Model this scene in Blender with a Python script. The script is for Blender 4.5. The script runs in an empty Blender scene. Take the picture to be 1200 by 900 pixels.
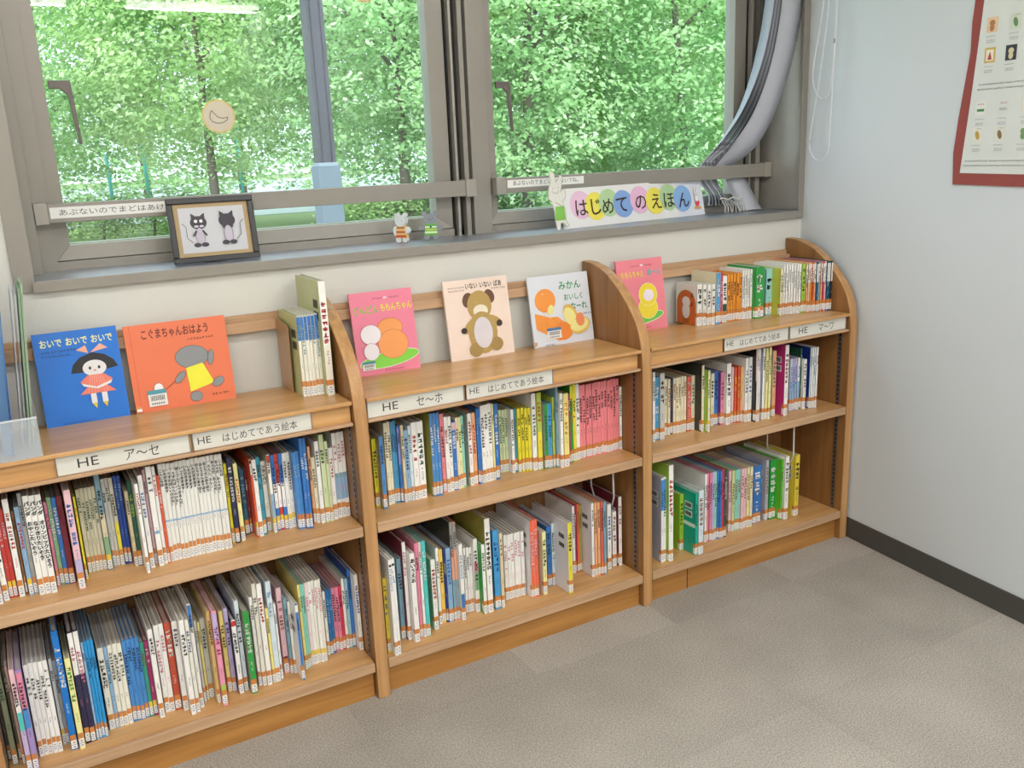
import bpy, math, random
import numpy as np
from mathutils import Vector, Matrix

# ------------------------------------------------------------------ camera, world, light, exposure
scene = bpy.context.scene
COL = scene.collection
scene.view_settings.view_transform = 'Standard'
scene.view_settings.look = 'None'
scene.view_settings.gamma = 1.0
scene.view_settings.use_curve_mapping = False
scene.view_settings.exposure = 0.0

CAM = Vector((-0.7351, -2.3779, 1.4136))
YAW, PITCH, ROLL, FPX = 0.5155, -0.2504, -0.0420, 1056.24
cam_data = bpy.data.cameras.new('camera')
cam_data.sensor_width = 36.0
cam_data.lens = FPX / 1200.0 * 36.0
cam_data.clip_start = 0.05
cam_data.clip_end = 300
cam = bpy.data.objects.new('camera', cam_data)
COL.objects.link(cam)
_f = Vector((math.sin(YAW) * math.cos(PITCH), math.cos(YAW) * math.cos(PITCH), math.sin(PITCH)))
_r = Vector((math.cos(YAW), -math.sin(YAW), 0))
_u = _r.cross(_f)
_r2 = math.cos(ROLL) * _r + math.sin(ROLL) * _u
_u2 = -math.sin(ROLL) * _r + math.cos(ROLL) * _u
cam.matrix_world = Matrix(((_r2.x, _u2.x, -_f.x, CAM.x), (_r2.y, _u2.y, -_f.y, CAM.y), (_r2.z, _u2.z, -_f.z, CAM.z), (0, 0, 0, 1)))
scene.camera = cam

world = bpy.data.worlds.new('overcast_sky')
world.use_nodes = True
scene.world = world
_bg = world.node_tree.nodes['Background']
_bg.inputs['Color'].default_value = (0.80, 0.90, 1.0, 1)
_bg.inputs['Strength'].default_value = 2.8

sun_d = bpy.data.lights.new('sun', 'SUN')
sun_d.energy = 3.2
sun_d.angle = math.radians(25)
sun_d.color = (1.0, 0.97, 0.9)
sun = bpy.data.objects.new('sun', sun_d)
COL.objects.link(sun)
sun.rotation_euler = (math.radians(38), math.radians(-18), 0)

CEIL = 2.62
LAMPS = [(-2.4, -1.75), (-0.6, -1.75), (1.0, -1.75), (-2.4, -3.25), (-0.6, -3.25), (1.0, -3.25), (-2.4, -4.6), (-0.6, -4.6), (1.0, -4.6)]
LAMP_POWER = 15.5

# ------------------------------------------------------------------ materials
def lin(h):
    h = h.lstrip('#')
    if len(h) == 3:
        h = ''.join(c * 2 for c in h)
    out = []
    for i in (0, 2, 4):
        c = int(h[i:i + 2], 16) / 255
        out.append(c / 12.92 if c <= 0.04045 else ((c + 0.055) / 1.055) ** 2.4)
    return (*out, 1.0)

_MATS = {}
def mat(hexc, rough=0.5, metal=0.0, spec=0.5, key=None, coat=0.0):
    k = (hexc, rough, metal, spec, coat)
    if k in _MATS:
        return _MATS[k]
    m = bpy.data.materials.new(key or ('paint_' + hexc.lstrip('#')))
    m.use_nodes = True
    b = m.node_tree.nodes['Principled BSDF']
    b.inputs['Base Color'].default_value = lin(hexc)
    b.inputs['Roughness'].default_value = rough
    b.inputs['Metallic'].default_value = metal
    b.inputs['Specular IOR Level'].default_value = spec
    b.inputs['Coat Weight'].default_value = coat
    # very slight tonal variation so that nothing is perfectly flat
    nt = m.node_tree
    tc = nt.nodes.new('ShaderNodeTexCoord')
    nz = nt.nodes.new('ShaderNodeTexNoise'); nz.inputs['Scale'].default_value = 9.0
    mr = nt.nodes.new('ShaderNodeMapRange'); mr.inputs['To Min'].default_value = 0.93; mr.inputs['To Max'].default_value = 1.05
    hs = nt.nodes.new('ShaderNodeHueSaturation'); hs.inputs['Color'].default_value = lin(hexc)
    nt.links.new(tc.outputs['Object'], nz.inputs['Vector'])
    nt.links.new(nz.outputs['Fac'], mr.inputs['Value'])
    nt.links.new(mr.outputs['Result'], hs.inputs['Value'])
    nt.links.new(hs.outputs['Color'], b.inputs['Base Color'])
    _MATS[k] = m
    return m

def wood(name, light, dark, axis='x', rough=0.35, scale=1.0):
    m = bpy.data.materials.new(name)
    m.use_nodes = True
    nt = m.node_tree
    b = nt.nodes['Principled BSDF']
    tc = nt.nodes.new('ShaderNodeTexCoord')
    mp = nt.nodes.new('ShaderNodeMapping')
    s = {'x': (1.2, 22, 22), 'z': (22, 22, 1.2)}[axis]
    mp.inputs['Scale'].default_value = [v * scale for v in s]
    n1 = nt.nodes.new('ShaderNodeTexNoise'); n1.inputs['Scale'].default_value = 1.6; n1.inputs['Detail'].default_value = 5; n1.inputs['Distortion'].default_value = 0.6
    mp2 = nt.nodes.new('ShaderNodeMapping')
    s2 = {'x': (3, 170, 170), 'z': (170, 170, 3)}[axis]
    mp2.inputs['Scale'].default_value = s2
    n2 = nt.nodes.new('ShaderNodeTexNoise'); n2.inputs['Scale'].default_value = 1.5; n2.inputs['Detail'].default_value = 3
    mix = nt.nodes.new('ShaderNodeMath'); mix.operation = 'MULTIPLY_ADD'; mix.inputs[1].default_value = 0.35
    cr = nt.nodes.new('ShaderNodeValToRGB')
    cr.color_ramp.elements[0].position = 0.42; cr.color_ramp.elements[0].color = lin(dark)
    cr.color_ramp.elements[1].position = 0.88; cr.color_ramp.elements[1].color = lin(light)
    bp = nt.nodes.new('ShaderNodeBump'); bp.inputs['Strength'].default_value = 0.05; bp.inputs['Distance'].default_value = 0.002
    L = nt.links.new
    L(tc.outputs['Object'], mp.inputs['Vector']); L(tc.outputs['Object'], mp2.inputs['Vector'])
    L(mp.outputs[0], n1.inputs['Vector']); L(mp2.outputs[0], n2.inputs['Vector'])
    L(n2.outputs['Fac'], mix.inputs[0]); L(n1.outputs['Fac'], mix.inputs[2])
    L(mix.outputs[0], cr.inputs['Fac']); L(cr.outputs['Color'], b.inputs['Base Color'])
    L(n2.outputs['Fac'], bp.inputs['Height']); L(bp.outputs[0], b.inputs['Normal'])
    b.inputs['Roughness'].default_value = rough
    return m

def glassy(name, tint=(1, 1, 1, 1), ior=1.5, extra=0.0, rough=0.0):
    m = bpy.data.materials.new(name)
    m.use_nodes = True
    nt = m.node_tree
    for n in list(nt.nodes):
        nt.nodes.remove(n)
    out = nt.nodes.new('ShaderNodeOutputMaterial')
    tr = nt.nodes.new('ShaderNodeBsdfTransparent'); tr.inputs[0].default_value = tint
    gl = nt.nodes.new('ShaderNodeBsdfGlossy'); gl.inputs['Roughness'].default_value = rough
    fr = nt.nodes.new('ShaderNodeFresnel'); fr.inputs['IOR'].default_value = ior
    ad = nt.nodes.new('ShaderNodeMath'); ad.operation = 'ADD'; ad.inputs[1].default_value = extra
    mx = nt.nodes.new('ShaderNodeMixShader')
    nt.links.new(fr.outputs[0], ad.inputs[0]); nt.links.new(ad.outputs[0], mx.inputs[0])
    nt.links.new(tr.outputs[0], mx.inputs[1]); nt.links.new(gl.outputs[0], mx.inputs[2])
    nt.links.new(mx.outputs[0], out.inputs[0])
    return m

def frosted(name, hexc, alpha):
    """milky plastic: partly see-through sheet"""
    m = bpy.data.materials.new(name)
    m.use_nodes = True
    b = m.node_tree.nodes['Principled BSDF']
    b.inputs['Base Color'].default_value = lin(hexc)
    b.inputs['Roughness'].default_value = 0.3
    b.inputs['Alpha'].default_value = alpha
    return m

def wallpaper(name, hexc, bump=0.35):
    m = bpy.data.materials.new(name)
    m.use_nodes = True
    nt = m.node_tree; b = nt.nodes['Principled BSDF']
    b.inputs['Roughness'].default_value = 0.85
    b.inputs['Specular IOR Level'].default_value = 0.2
    tc = nt.nodes.new('ShaderNodeTexCoord')
    n1 = nt.nodes.new('ShaderNodeTexNoise'); n1.inputs['Scale'].default_value = 260; n1.inputs['Detail'].default_value = 2
    n2 = nt.nodes.new('ShaderNodeTexNoise'); n2.inputs['Scale'].default_value = 2.2; n2.inputs['Detail'].default_value = 4
    mr = nt.nodes.new('ShaderNodeMapRange'); mr.inputs['To Min'].default_value = 0.95; mr.inputs['To Max'].default_value = 1.03
    hs = nt.nodes.new('ShaderNodeHueSaturation'); hs.inputs['Color'].default_value = lin(hexc)
    bp = nt.nodes.new('ShaderNodeBump'); bp.inputs['Strength'].default_value = bump; bp.inputs['Distance'].default_value = 0.001
    L = nt.links.new
    L(tc.outputs['Object'], n1.inputs['Vector']); L(tc.outputs['Object'], n2.inputs['Vector'])
    L(n2.outputs['Fac'], mr.inputs['Value']); L(mr.outputs[0], hs.inputs['Value']); L(hs.outputs[0], b.inputs['Base Color'])
    L(n1.outputs['Fac'], bp.inputs['Height']); L(bp.outputs[0], b.inputs['Normal'])
    return m

def carpet(name, a, b_):
    m = bpy.data.materials.new(name)
    m.use_nodes = True
    nt = m.node_tree; b = nt.nodes['Principled BSDF']
    b.inputs['Roughness'].default_value = 1.0
    b.inputs['Specular IOR Level'].default_value = 0.05
    geo = nt.nodes.new('ShaderNodeNewGeometry')
    n1 = nt.nodes.new('ShaderNodeTexNoise'); n1.inputs['Scale'].default_value = 240; n1.inputs['Detail'].default_value = 6; n1.inputs['Roughness'].default_value = 0.75
    n2 = nt.nodes.new('ShaderNodeTexNoise'); n2.inputs['Scale'].default_value = 3.2; n2.inputs['Detail'].default_value = 3
    oi = nt.nodes.new('ShaderNodeObjectInfo')
    cr = nt.nodes.new('ShaderNodeValToRGB')
    cr.color_ramp.elements[0].position = 0.3; cr.color_ramp.elements[0].color = lin(a)
    cr.color_ramp.elements[1].position = 0.7; cr.color_ramp.elements[1].color = lin(b_)
    m1 = nt.nodes.new('ShaderNodeMapRange'); m1.inputs['From Min'].default_value = 0.3; m1.inputs['From Max'].default_value = 0.7; m1.inputs['To Min'].default_value = 0.88; m1.inputs['To Max'].default_value = 1.07
    m2 = nt.nodes.new('ShaderNodeMapRange'); m2.inputs['To Min'].default_value = 0.93; m2.inputs['To Max'].default_value = 1.03
    mu = nt.nodes.new('ShaderNodeMath'); mu.operation = 'MULTIPLY'
    hs = nt.nodes.new('ShaderNodeHueSaturation')
    bp = nt.nodes.new('ShaderNodeBump'); bp.inputs['Strength'].default_value = 0.12; bp.inputs['Distance'].default_value = 0.002
    L = nt.links.new
    L(geo.outputs['Position'], n1.inputs['Vector']); L(geo.outputs['Position'], n2.inputs['Vector'])
    L(n1.outputs['Fac'], cr.inputs['Fac']); L(cr.outputs[0], hs.inputs['Color'])
    L(n2.outputs['Fac'], m1.inputs['Value']); L(oi.outputs['Random'], m2.inputs['Value'])
    L(m1.outputs[0], mu.inputs[0]); L(m2.outputs[0], mu.inputs[1]); L(mu.outputs[0], hs.inputs['Value'])
    L(hs.outputs[0], b.inputs['Base Color']); L(n1.outputs['Fac'], bp.inputs['Height']); L(bp.outputs[0], b.inputs['Normal'])
    return m

def leafmat(name, c1, c2, c3):
    m = bpy.data.materials.new(name)
    m.use_nodes = True
    nt = m.node_tree
    for n in list(nt.nodes):
        nt.nodes.remove(n)
    out = nt.nodes.new('ShaderNodeOutputMaterial')
    df = nt.nodes.new('ShaderNodeBsdfDiffuse'); tl = nt.nodes.new('ShaderNodeBsdfTranslucent')
    mx = nt.nodes.new('ShaderNodeMixShader'); mx.inputs[0].default_value = 0.5
    geo = nt.nodes.new('ShaderNodeNewGeometry')
    nz = nt.nodes.new('ShaderNodeTexNoise'); nz.inputs['Scale'].default_value = 0.9; nz.inputs['Detail'].default_value = 4
    ad = nt.nodes.new('ShaderNodeMath'); ad.operation = 'MULTIPLY_ADD'; ad.inputs[1].default_value = 0.35
    cr = nt.nodes.new('ShaderNodeValToRGB')
    e = cr.color_ramp.elements
    e[0].position = 0.42; e[0].color = lin(c1)
    e[1].position = 0.95; e[1].color = lin(c3)
    k = e.new(0.68); k.color = lin(c2)
    L = nt.links.new
    L(geo.outputs['Position'], nz.inputs['Vector']); L(geo.outputs['Random Per Island'], ad.inputs[0]); L(nz.outputs['Fac'], ad.inputs[2])
    L(ad.outputs[0], cr.inputs['Fac'])
    L(cr.outputs[0], df.inputs[0]); L(cr.outputs[0], tl.inputs[0])
    L(df.outputs[0], mx.inputs[1]); L(tl.outputs[0], mx.inputs[2]); L(mx.outputs[0], out.inputs[0])
    return m

W_SHELF = wood('oak_veneer_shelf', 'd8a970', 'b98852', 'x', 0.28)
W_EDGE = wood('oak_edge', 'cfaa86', 'ab8866', 'x', 0.45)
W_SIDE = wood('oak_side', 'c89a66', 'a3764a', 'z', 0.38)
W_PANEL = wood('oak_panel_face', 'a07242', '7c542c', 'z', 0.4)  # darker veneer; the shade inside the bays is also put into this colour
W_KICK = wood('oak_kick', 'c08a4a', '98662f', 'x', 0.4)
W_BACK = wood('oak_back', '94693e', '76522e', 'z', 0.5)  # dark back wood, deepened with the shade behind the books in its colour
M_ALU = mat('98938b', 0.36, 0.2, 0.5, 'bronze_aluminium')
M_ALU_L = mat('a7a29a', 0.3, 0.3, 0.5, 'aluminium_face')
M_SILL = mat('a9adb4', 0.36, 0.7, 0.5, 'sill_metal')  # sky reflection on the sill top put into a lighter, bluish base colour
M_DARK = mat('2b2c2a', 0.5, 0.1, 0.4, 'dark_gap')  # dark fill for the gap between sash and frame
M_WALL = wallpaper('white_wallpaper', 'd9d9d3')
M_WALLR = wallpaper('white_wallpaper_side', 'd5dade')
M_CEIL = mat('e8e8e4', 0.9, 0, 0.2, 'ceiling_board')
M_CARPET = carpet('beige_carpet', '706a63', 'd4cdc3')
M_CARPET2 = carpet('beige_carpet_turned', '6c665f', 'cec7bd')
M_BASE = mat('4d4b48', 0.5, 0, 0.4, 'vinyl_baseboard')
M_GLASS = glassy('window_glass', (0.88, 0.97, 0.97, 1), 1.45, 0.045)
M_PAGES = mat('b4b0a6', 0.9, 0, 0.1, 'paper_edges')  # greyed paper: shelf shade over the page tops is in the colour
M_WHITE = mat('efefec', 0.6, 0, 0.3, 'white_paper')

# ------------------------------------------------------------------ mesh helpers
class MB:
    def __init__(s):
        s.v = []; s.f = []; s.m = []; s.mats = []
    def mi(s, m):
        if m not in s.mats:
            s.mats.append(m)
        return s.mats.index(m)
    def poly(s, pts, m):
        n = len(s.v); s.v += [Vector(p) for p in pts]; s.f.append(list(range(n, n + len(pts)))); s.m.append(s.mi(m))
    def box(s, x0, x1, y0, y1, z0, z1, m):
        n = len(s.v); k = s.mi(m)
        s.v += [Vector(p) for p in ((x0, y0, z0), (x1, y0, z0), (x1, y1, z0), (x0, y1, z0), (x0, y0, z1), (x1, y0, z1), (x1, y1, z1), (x0, y1, z1))]
        for f in ((0, 3, 2, 1), (4, 5, 6, 7), (0, 1, 5, 4), (1, 2, 6, 5), (2, 3, 7, 6), (3, 0, 4, 7)):
            s.f.append([n + i for i in f]); s.m.append(k)
    def prism(s, pts, vec, m, cap=None):
        """closed polygon pts (3D, planar) swept by vec"""
        n = len(s.v); k = s.mi(m); c = len(pts); vec = Vector(vec)
        s.v += [Vector(p) for p in pts] + [Vector(p) + vec for p in pts]
        kc = k if cap is None else s.mi(cap)
        s.f.append([n + i for i in range(c)][::-1]); s.m.append(kc)
        s.f.append([n + c + i for i in range(c)]); s.m.append(kc)
        for i in range(c):
            j = (i + 1) % c
            s.f.append([n + i, n + j, n + c + j, n + c + i]); s.m.append(k)
    def tube(s, pts, r, m, seg=8, r1=None):
        pts = [Vector(p) for p in pts]; n0 = len(s.v); k = s.mi(m); N = len(pts)
        up = Vector((0, 0, 1))
        for i, p in enumerate(pts):
            t = (pts[min(i + 1, N - 1)] - pts[max(i - 1, 0)]).normalized()
            a = t.cross(up)
            if a.length < 1e-3:
                a = t.cross(Vector((1, 0, 0)))
            a.normalize(); b = t.cross(a).normalized()
            rr = r if r1 is None else r + (r1 - r) * i / max(N - 1, 1)
            for j in range(seg):
                an = 2 * math.pi * j / seg
                s.v.append(p + a * (math.cos(an) * rr) + b * (math.sin(an) * rr))
        for i in range(N - 1):
            for j in range(seg):
                j2 = (j + 1) % seg
                s.f.append([n0 + i * seg + j, n0 + i * seg + j2, n0 + (i + 1) * seg + j2, n0 + (i + 1) * seg + j]); s.m.append(k)
        s.f.append([n0 + j for j in range(seg)][::-1]); s.m.append(k)
        s.f.append([n0 + (N - 1) * seg + j for j in range(seg)]); s.m.append(k)
    def build(s, name, parent=None, smooth=False, bevel=0.0, origin=None):
        me = bpy.data.meshes.new(name)
        if parent is not None:
            org = wloc(parent)
        else:
            if origin is None:
                lo = Vector([min(v[i] for v in s.v) for i in range(3)]); hi = Vector([max(v[i] for v in s.v) for i in range(3)])
                origin = Vector(((lo.x + hi.x) / 2, (lo.y + hi.y) / 2, lo.z))
            org = Vector(origin)
        me.from_pydata([tuple(v - org) for v in s.v], [], s.f)
        for m in s.mats:
            me.materials.append(m)
        me.polygons.foreach_set('material_index', s.m)
        if smooth:
            me.polygons.foreach_set('use_smooth', [True] * len(s.f))
        me.update()
        o = bpy.data.objects.new(name, me)
        COL.objects.link(o)
        if parent is not None:
            o.parent = parent
        else:
            o.location = org
        if bevel:
            md = o.modifiers.new('bevel', 'BEVEL'); md.width = bevel; md.segments = 2; md.limit_method = 'ANGLE'
        return o

def wloc(o):
    v = Vector(o.location)
    while o.parent:
        o = o.parent; v += Vector(o.location)
    return v

def tag(o, label=None, cat=None, group=None, kind=None):
    if label: o['label'] = label
    if cat: o['category'] = cat
    if group: o['group'] = group
    if kind: o['kind'] = kind
    return o

def thing(name, loc, label, cat, group=None):
    o = bpy.data.objects.new(name, None); COL.objects.link(o); o.location = loc
    o.empty_display_size = 0.05
    return tag(o, label, cat, group)

# text glyphs, taken once per character from Blender's own font
_GL = {}
def glyph(ch, off=0.02):
    if (ch, off) in _GL:
        return _GL[(ch, off)]
    c = bpy.data.curves.new('glyph', 'FONT'); c.body = ch; c.resolution_u = 2; c.offset = off
    o = bpy.data.objects.new('glyph', c); COL.objects.link(o)
    bpy.context.view_layer.update()
    me = bpy.data.meshes.new_from_object(o)
    vs = [(v.co.x, v.co.y) for v in me.vertices]; fs = [list(p.vertices) for p in me.polygons]
    bpy.data.objects.remove(o); bpy.data.curves.remove(c); bpy.data.meshes.remove(me)
    adv = 1.0 if ord(ch) > 0x2000 else (max([v[0] for v in vs] or [0.3]) + 0.09)
    _GL[(ch, off)] = (vs, fs, adv)
    return _GL[(ch, off)]

class Art:
    """flat print lying on a plane: origin O, right U, up V, outward normal N (metres)"""
    def __init__(s, O, U, V, N=None):
        s.O = Vector(O); s.U = Vector(U).normalized(); s.V = Vector(V).normalized()
        s.N = (s.U.cross(s.V)).normalized() if N is None else Vector(N).normalized()
        s.mb = MB(); s.layer = 1
    def P(s, u, v):
        return s.O + s.U * u + s.V * v + s.N * (0.00022 * s.layer)
    def up(s):
        s.layer += 1; return s
    def rect(s, u0, v0, u1, v1, c):
        s.mb.poly([s.P(u0, v0), s.P(u1, v0), s.P(u1, v1), s.P(u0, v1)], mat(c, 0.5)); s.layer += 1
    def poly(s, pts, c):
        s.mb.poly([s.P(*p) for p in pts], mat(c, 0.5)); s.layer += 1
    def ell(s, u, v, a, b, c, rot=0.0, n=24, line=None, lw=0.0008):
        ca, sa = math.cos(rot), math.sin(rot)
        def ring(a, b):
            return [(u + a * math.cos(t) * ca - b * math.sin(t) * sa, v + a * math.cos(t) * sa + b * math.sin(t) * ca) for t in [2 * math.pi * i / n for i in range(n)]]
        if line:
            s.mb.poly([s.P(*p) for p in ring(a + lw, b + lw)], mat(line, 0.5)); s.layer += 1
        s.mb.poly([s.P(*p) for p in ring(a, b)], mat(c, 0.5)); s.layer += 1
    def line(s, pts, w, c):
        for (a, b), (a2, b2) in zip(pts, pts[1:]):
            d = math.hypot(a2 - a, b2 - b) or 1e-6; nx, ny = -(b2 - b) / d * w / 2, (a2 - a) / d * w / 2
            s.mb.poly([s.P(a - nx, b - ny), s.P(a2 - nx, b2 - ny), s.P(a2 + nx, b2 + ny), s.P(a + nx, b + ny)], mat(c, 0.5))
        s.layer += 1
    def text(s, txt, u, v, size, c, width=None, vertical=False, tilt=0.0, bold=0.02):
        m = mat(c, 0.5); k = s.mb.mi(m)
        total = sum(glyph(ch, bold)[2] for ch in txt)
        sx = size if width is None or vertical else width / total
        cu, cv = u, v
        for ch in txt:
            vs, fs, adv = glyph(ch, bold)
            n = len(s.mb.v)
            if vs:
                for (x, y) in vs:
                    s.mb.v.append(s.P(cu + x * sx, cv + y * size + (x * sx + cu - u) * tilt))
                for f in fs:
                    s.mb.f.append([n + i for i in f]); s.mb.m.append(k)
            if vertical:
                cv -= size * 1.04
            else:
                cu += adv * sx
        s.layer += 1
    def marks(s, u, v, cols, h, c, rows=1, lead=1.5, rnd=random):
        """a line of print too small to read"""
        m = mat(c, 0.5); k = s.mb.mi(m)
        for r in range(rows):
            vv = v - r * h * lead
            for i in range(cols):
                uu = u + i * h * 1.15
                for _ in range(3):
                    a = rnd.random() * h * 0.6; b = rnd.random() * h * 0.7
                    if rnd.random() < 0.5:
                        q = [(uu + a, vv), (uu + a + h * 0.16, vv), (uu + a + h * 0.16, vv + h * 0.85), (uu + a, vv + h * 0.85)]
                    else:
                        q = [(uu, vv + b), (uu + h * 0.85, vv + b), (uu + h * 0.85, vv + b + h * 0.16), (uu, vv + b + h * 0.16)]
                    s.mb.poly([s.P(*p) for p in q], m)
        s.layer += 1
    def build(s, name, parent):
        return s.mb.build(name, parent)

# ------------------------------------------------------------------ room shell
def struct(o, label=None):
    o['kind'] = 'structure'
    if label: o['label'] = label
    return o

def wx(y):            # inner face of the right wall; the room corner is a little wider than square
    return 1.862 + 0.115 * y

SILL_Z, SILL_B, MY = 1.170, 1.145, 0.17

b = MB(); b.box(-4.2, 2.3, -5.6, 0.3, -0.12, -0.008, M_CARPET)
floor = struct(b.build('floor'))
rnd = random.Random(4)
for ix in range(-5, 4):
    for iy in range(-5, 1):
        x0 = -0.1 + 0.5 * ix; x1 = x0 + 0.4996; y1 = 0.05 + 0.5 * iy; y0 = y1 - 0.4996
        pts = [(x0, y0), (min(x1, wx(y0)), y0), (min(x1, wx(y1)), y1), (x0, y1)]
        if x0 > wx(y0) - 0.02:
            continue
        t = MB()
        t.prism([(p[0], p[1], -0.008) for p in pts], (0, 0, 0.008), M_CARPET if (ix + iy) % 2 else M_CARPET2)
        t.build('carpet_tile', floor)

b = MB(); b.box(-4.2, 1.9, 0.0, 0.28, 0, SILL_B, M_WALL)
b.box(-4.2, -0.666, 0.0, 0.28, SILL_B, CEIL, M_WALL)
b.box(-0.666, 1.9, 0.0, 0.28, 2.36, CEIL, M_WALL)
struct(b.build('wall_window'))
b = MB()
b.prism([(wx(0.28), 0.28, 0), (wx(-5.6), -5.6, 0), (wx(-5.6) + 0.15, -5.6, 0), (wx(0.28) + 0.15, 0.28, 0)], (0, 0, CEIL), M_WALLR)
struct(b.build('wall_right'))
b = MB(); b.box(-4.3, -4.2, -5.6, 0.28, 0, CEIL, M_WALL); struct(b.build('wall_left'))
b = MB(); b.box(-4.3, 1.6, -5.7, -5.6, 0, CEIL, M_WALL); struct(b.build('wall_back'))
b = MB(); b.box(-4.3, 2.3, -5.7, 0.3, CEIL, CEIL + 0.1, M_CEIL); struct(b.build('ceiling'))
b = MB()
ys = [-0.0, -5.55]
b.prism([(wx(0) - 0.006, -0.0, 0), (wx(-5.55) - 0.006, -5.55, 0), (wx(-5.55), -5.55, 0), (wx(0), 0.0, 0)], (0, 0, 0.076), M_BASE)
struct(b.build('baseboard_right', bevel=0.002))

# ceiling lamps: two bare tubes in a white housing, light from the same fixture
M_TUBE = bpy.data.materials.new('lamp_tube'); M_TUBE.use_nodes = True
_n = M_TUBE.node_tree.nodes['Principled BSDF']
_n.inputs['Emission Color'].default_value = (1.0, 0.97, 0.92, 1); _n.inputs['Emission Strength'].default_value = 9.0
for i, (lx, ly) in enumerate(LAMPS):
    t = thing('ceiling_light', (lx, ly, CEIL), 'white twin tube ceiling light, %s row from the window, %s' % (('first', 'second', 'third')[i // 3], ('near the left wall', 'in the middle', 'near the right wall')[i % 3]), 'light', 'ceiling lights')
    h = MB(); h.prism([(lx - 0.62, ly - 0.12, CEIL), (lx - 0.62, ly - 0.05, CEIL - 0.045), (lx - 0.62, ly + 0.05, CEIL - 0.045), (lx - 0.62, ly + 0.12, CEIL)], (1.24, 0, 0), M_WHITE)
    hs_ = h.build('housing', t)
    for dy in (-0.075, 0.075):
        q = MB(); q.tube([(lx - 0.6, ly + dy, CEIL - 0.052), (lx + 0.6, ly + dy, CEIL - 0.052)], 0.014, M_TUBE, 8)
        q.build('tube', hs_, smooth=True)
    ld = bpy.data.lights.new('ceiling_lamp', 'AREA'); ld.shape = 'RECTANGLE'; ld.size = 1.2; ld.size_y = 0.07
    ld.energy = LAMP_POWER * (0.6, 1.15, 1.5)[i // 3]; ld.color = (1.0, 0.97, 0.93)
    lo = bpy.data.objects.new('lamp_glow', ld); COL.objects.link(lo); lo.parent = t; lo.location = (0, 0, -0.075)

# ------------------------------------------------------------------ window
b = MB()
b.box(-0.70, -0.655, -0.008, 0.0, SILL_B - 0.0, 2.40, M_ALU)          # flange on the wall
b.box(-0.666, -0.655, 0.0004, 0.2, SILL_B, 2.36, M_ALU_L)
b.box(-0.655, -0.628, 0.14, 0.2, SILL_Z, 2.36, M_ALU)
struct(b.build('trim_1', bevel=0.0012), 'bronze metal casing down the left edge of the window')
b = MB()
b.box(1.836, 1.868, -0.010, 0.0, SILL_B - 0.003, 2.40, M_ALU)
b.box(1.850, 1.862, 0.0, 0.2, SILL_Z, 2.36, M_ALU_L)
struct(b.build('trim_2', bevel=0.0012), 'bronze metal casing at the right end of the window')
b = MB(); b.box(-0.70, 1.868, -0.008, 0.2, 2.36, 2.40, M_ALU); struct(b.build('trim_3'), 'bronze metal head casing above the window')
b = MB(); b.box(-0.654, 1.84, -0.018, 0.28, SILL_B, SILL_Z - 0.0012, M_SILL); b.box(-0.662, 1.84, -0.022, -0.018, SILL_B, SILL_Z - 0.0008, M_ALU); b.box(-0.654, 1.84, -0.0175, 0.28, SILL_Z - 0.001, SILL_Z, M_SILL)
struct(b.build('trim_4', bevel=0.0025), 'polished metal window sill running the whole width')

def window(idx, x0, x1, gx0, gx1, label, stub):
    """x0..x1 frame, gx0..gx1 glass"""
    f = MB()
    f.box(x0, gx0 - 0.034, 0.185, 0.28, SILL_Z, 2.36, M_ALU)
    f.box(gx1 + 0.062, x1, 0.20, 0.28, SILL_Z, 2.36, M_DARK)
    f.box(x0, x1, 0.20, 0.28, SILL_Z, 1.192, M_ALU)
    f.box(x0, x1, 0.185, 0.28, 2.32, 2.36, M_ALU)
    root = struct(f.build('window_%d' % idx, origin=((x0 + x1) / 2, 0.2, SILL_Z)), label)
    s = MB()
    a0, a1 = gx0 - 0.034, gx1 + 0.058
    s.prism([(a0, 0.20, 1.194), (a1, 0.20, 1.194), (a1 - 0.055, 0.20, 1.232), (a0 + 0.034, 0.20, 1.232)], (0, 0.05, 0), M_ALU_L)
    s.build('sash_rail', root, bevel=0.001)
    s = MB(); s.prism([(a0, 0.20, 1.194), (a0 + 0.034, 0.20, 1.232), (a0 + 0.034, 0.20, 2.28), (a0, 0.20, 2.32)], (0, 0.05, 0), M_ALU); ls_ = s.build('sash_stile', root, bevel=0.001)
    s = MB(); s.prism([(a1, 0.20, 1.194), (a1, 0.20, 2.32), (a1 - 0.055, 0.20, 2.28), (a1 - 0.055, 0.20, 1.232)], (0, 0.05, 0), M_ALU); s.build('sash_stile', root, bevel=0.001)
    s = MB(); s.box(a0, a1, 0.20, 0.25, 2.28, 2.32, M_ALU); s.build('sash_head', root)
    g = MB(); g.poly([(gx0 - 0.004, 0.228, 1.228), (gx1 + 0.006, 0.228, 1.228), (gx1 + 0.006, 0.228, 2.285), (gx0 - 0.004, 0.228, 2.285)], M_GLASS); g.build('pane', root)
    # outer bead that catches the sky
    s = MB(); s.box(gx0 - 0.004, gx1 + 0.006, 0.232, 0.275, 1.222, 1.234, M_ALU_L); s.build('outer_bead', root)
    # handle
    h = MB()
    hx = gx0 + 0.004
    hx += 0.004
    h.prism([(hx, 0.190, 1.632), (hx + 0.050, 0.190, 1.632), (hx + 0.058, 0.190, 1.480), (hx + 0.050, 0.190, 1.480), (hx + 0.040, 0.190, 1.596), (hx + 0.026, 0.190, 1.612), (hx, 0.190, 1.612)], (0, 0.010, 0), mat('6c6560', 0.4, 0.3))
    h.build('handle', ls_, bevel=0.0015)
    return root
w1 = window(1, -0.655, 0.575, -0.555, 0.480, 'left window with bronze sash and clear pane', 0)
w2 = window(2, 0.62, 1.855, 0.700, 1.705, 'right window with bronze sash and clear pane', 0)
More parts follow.
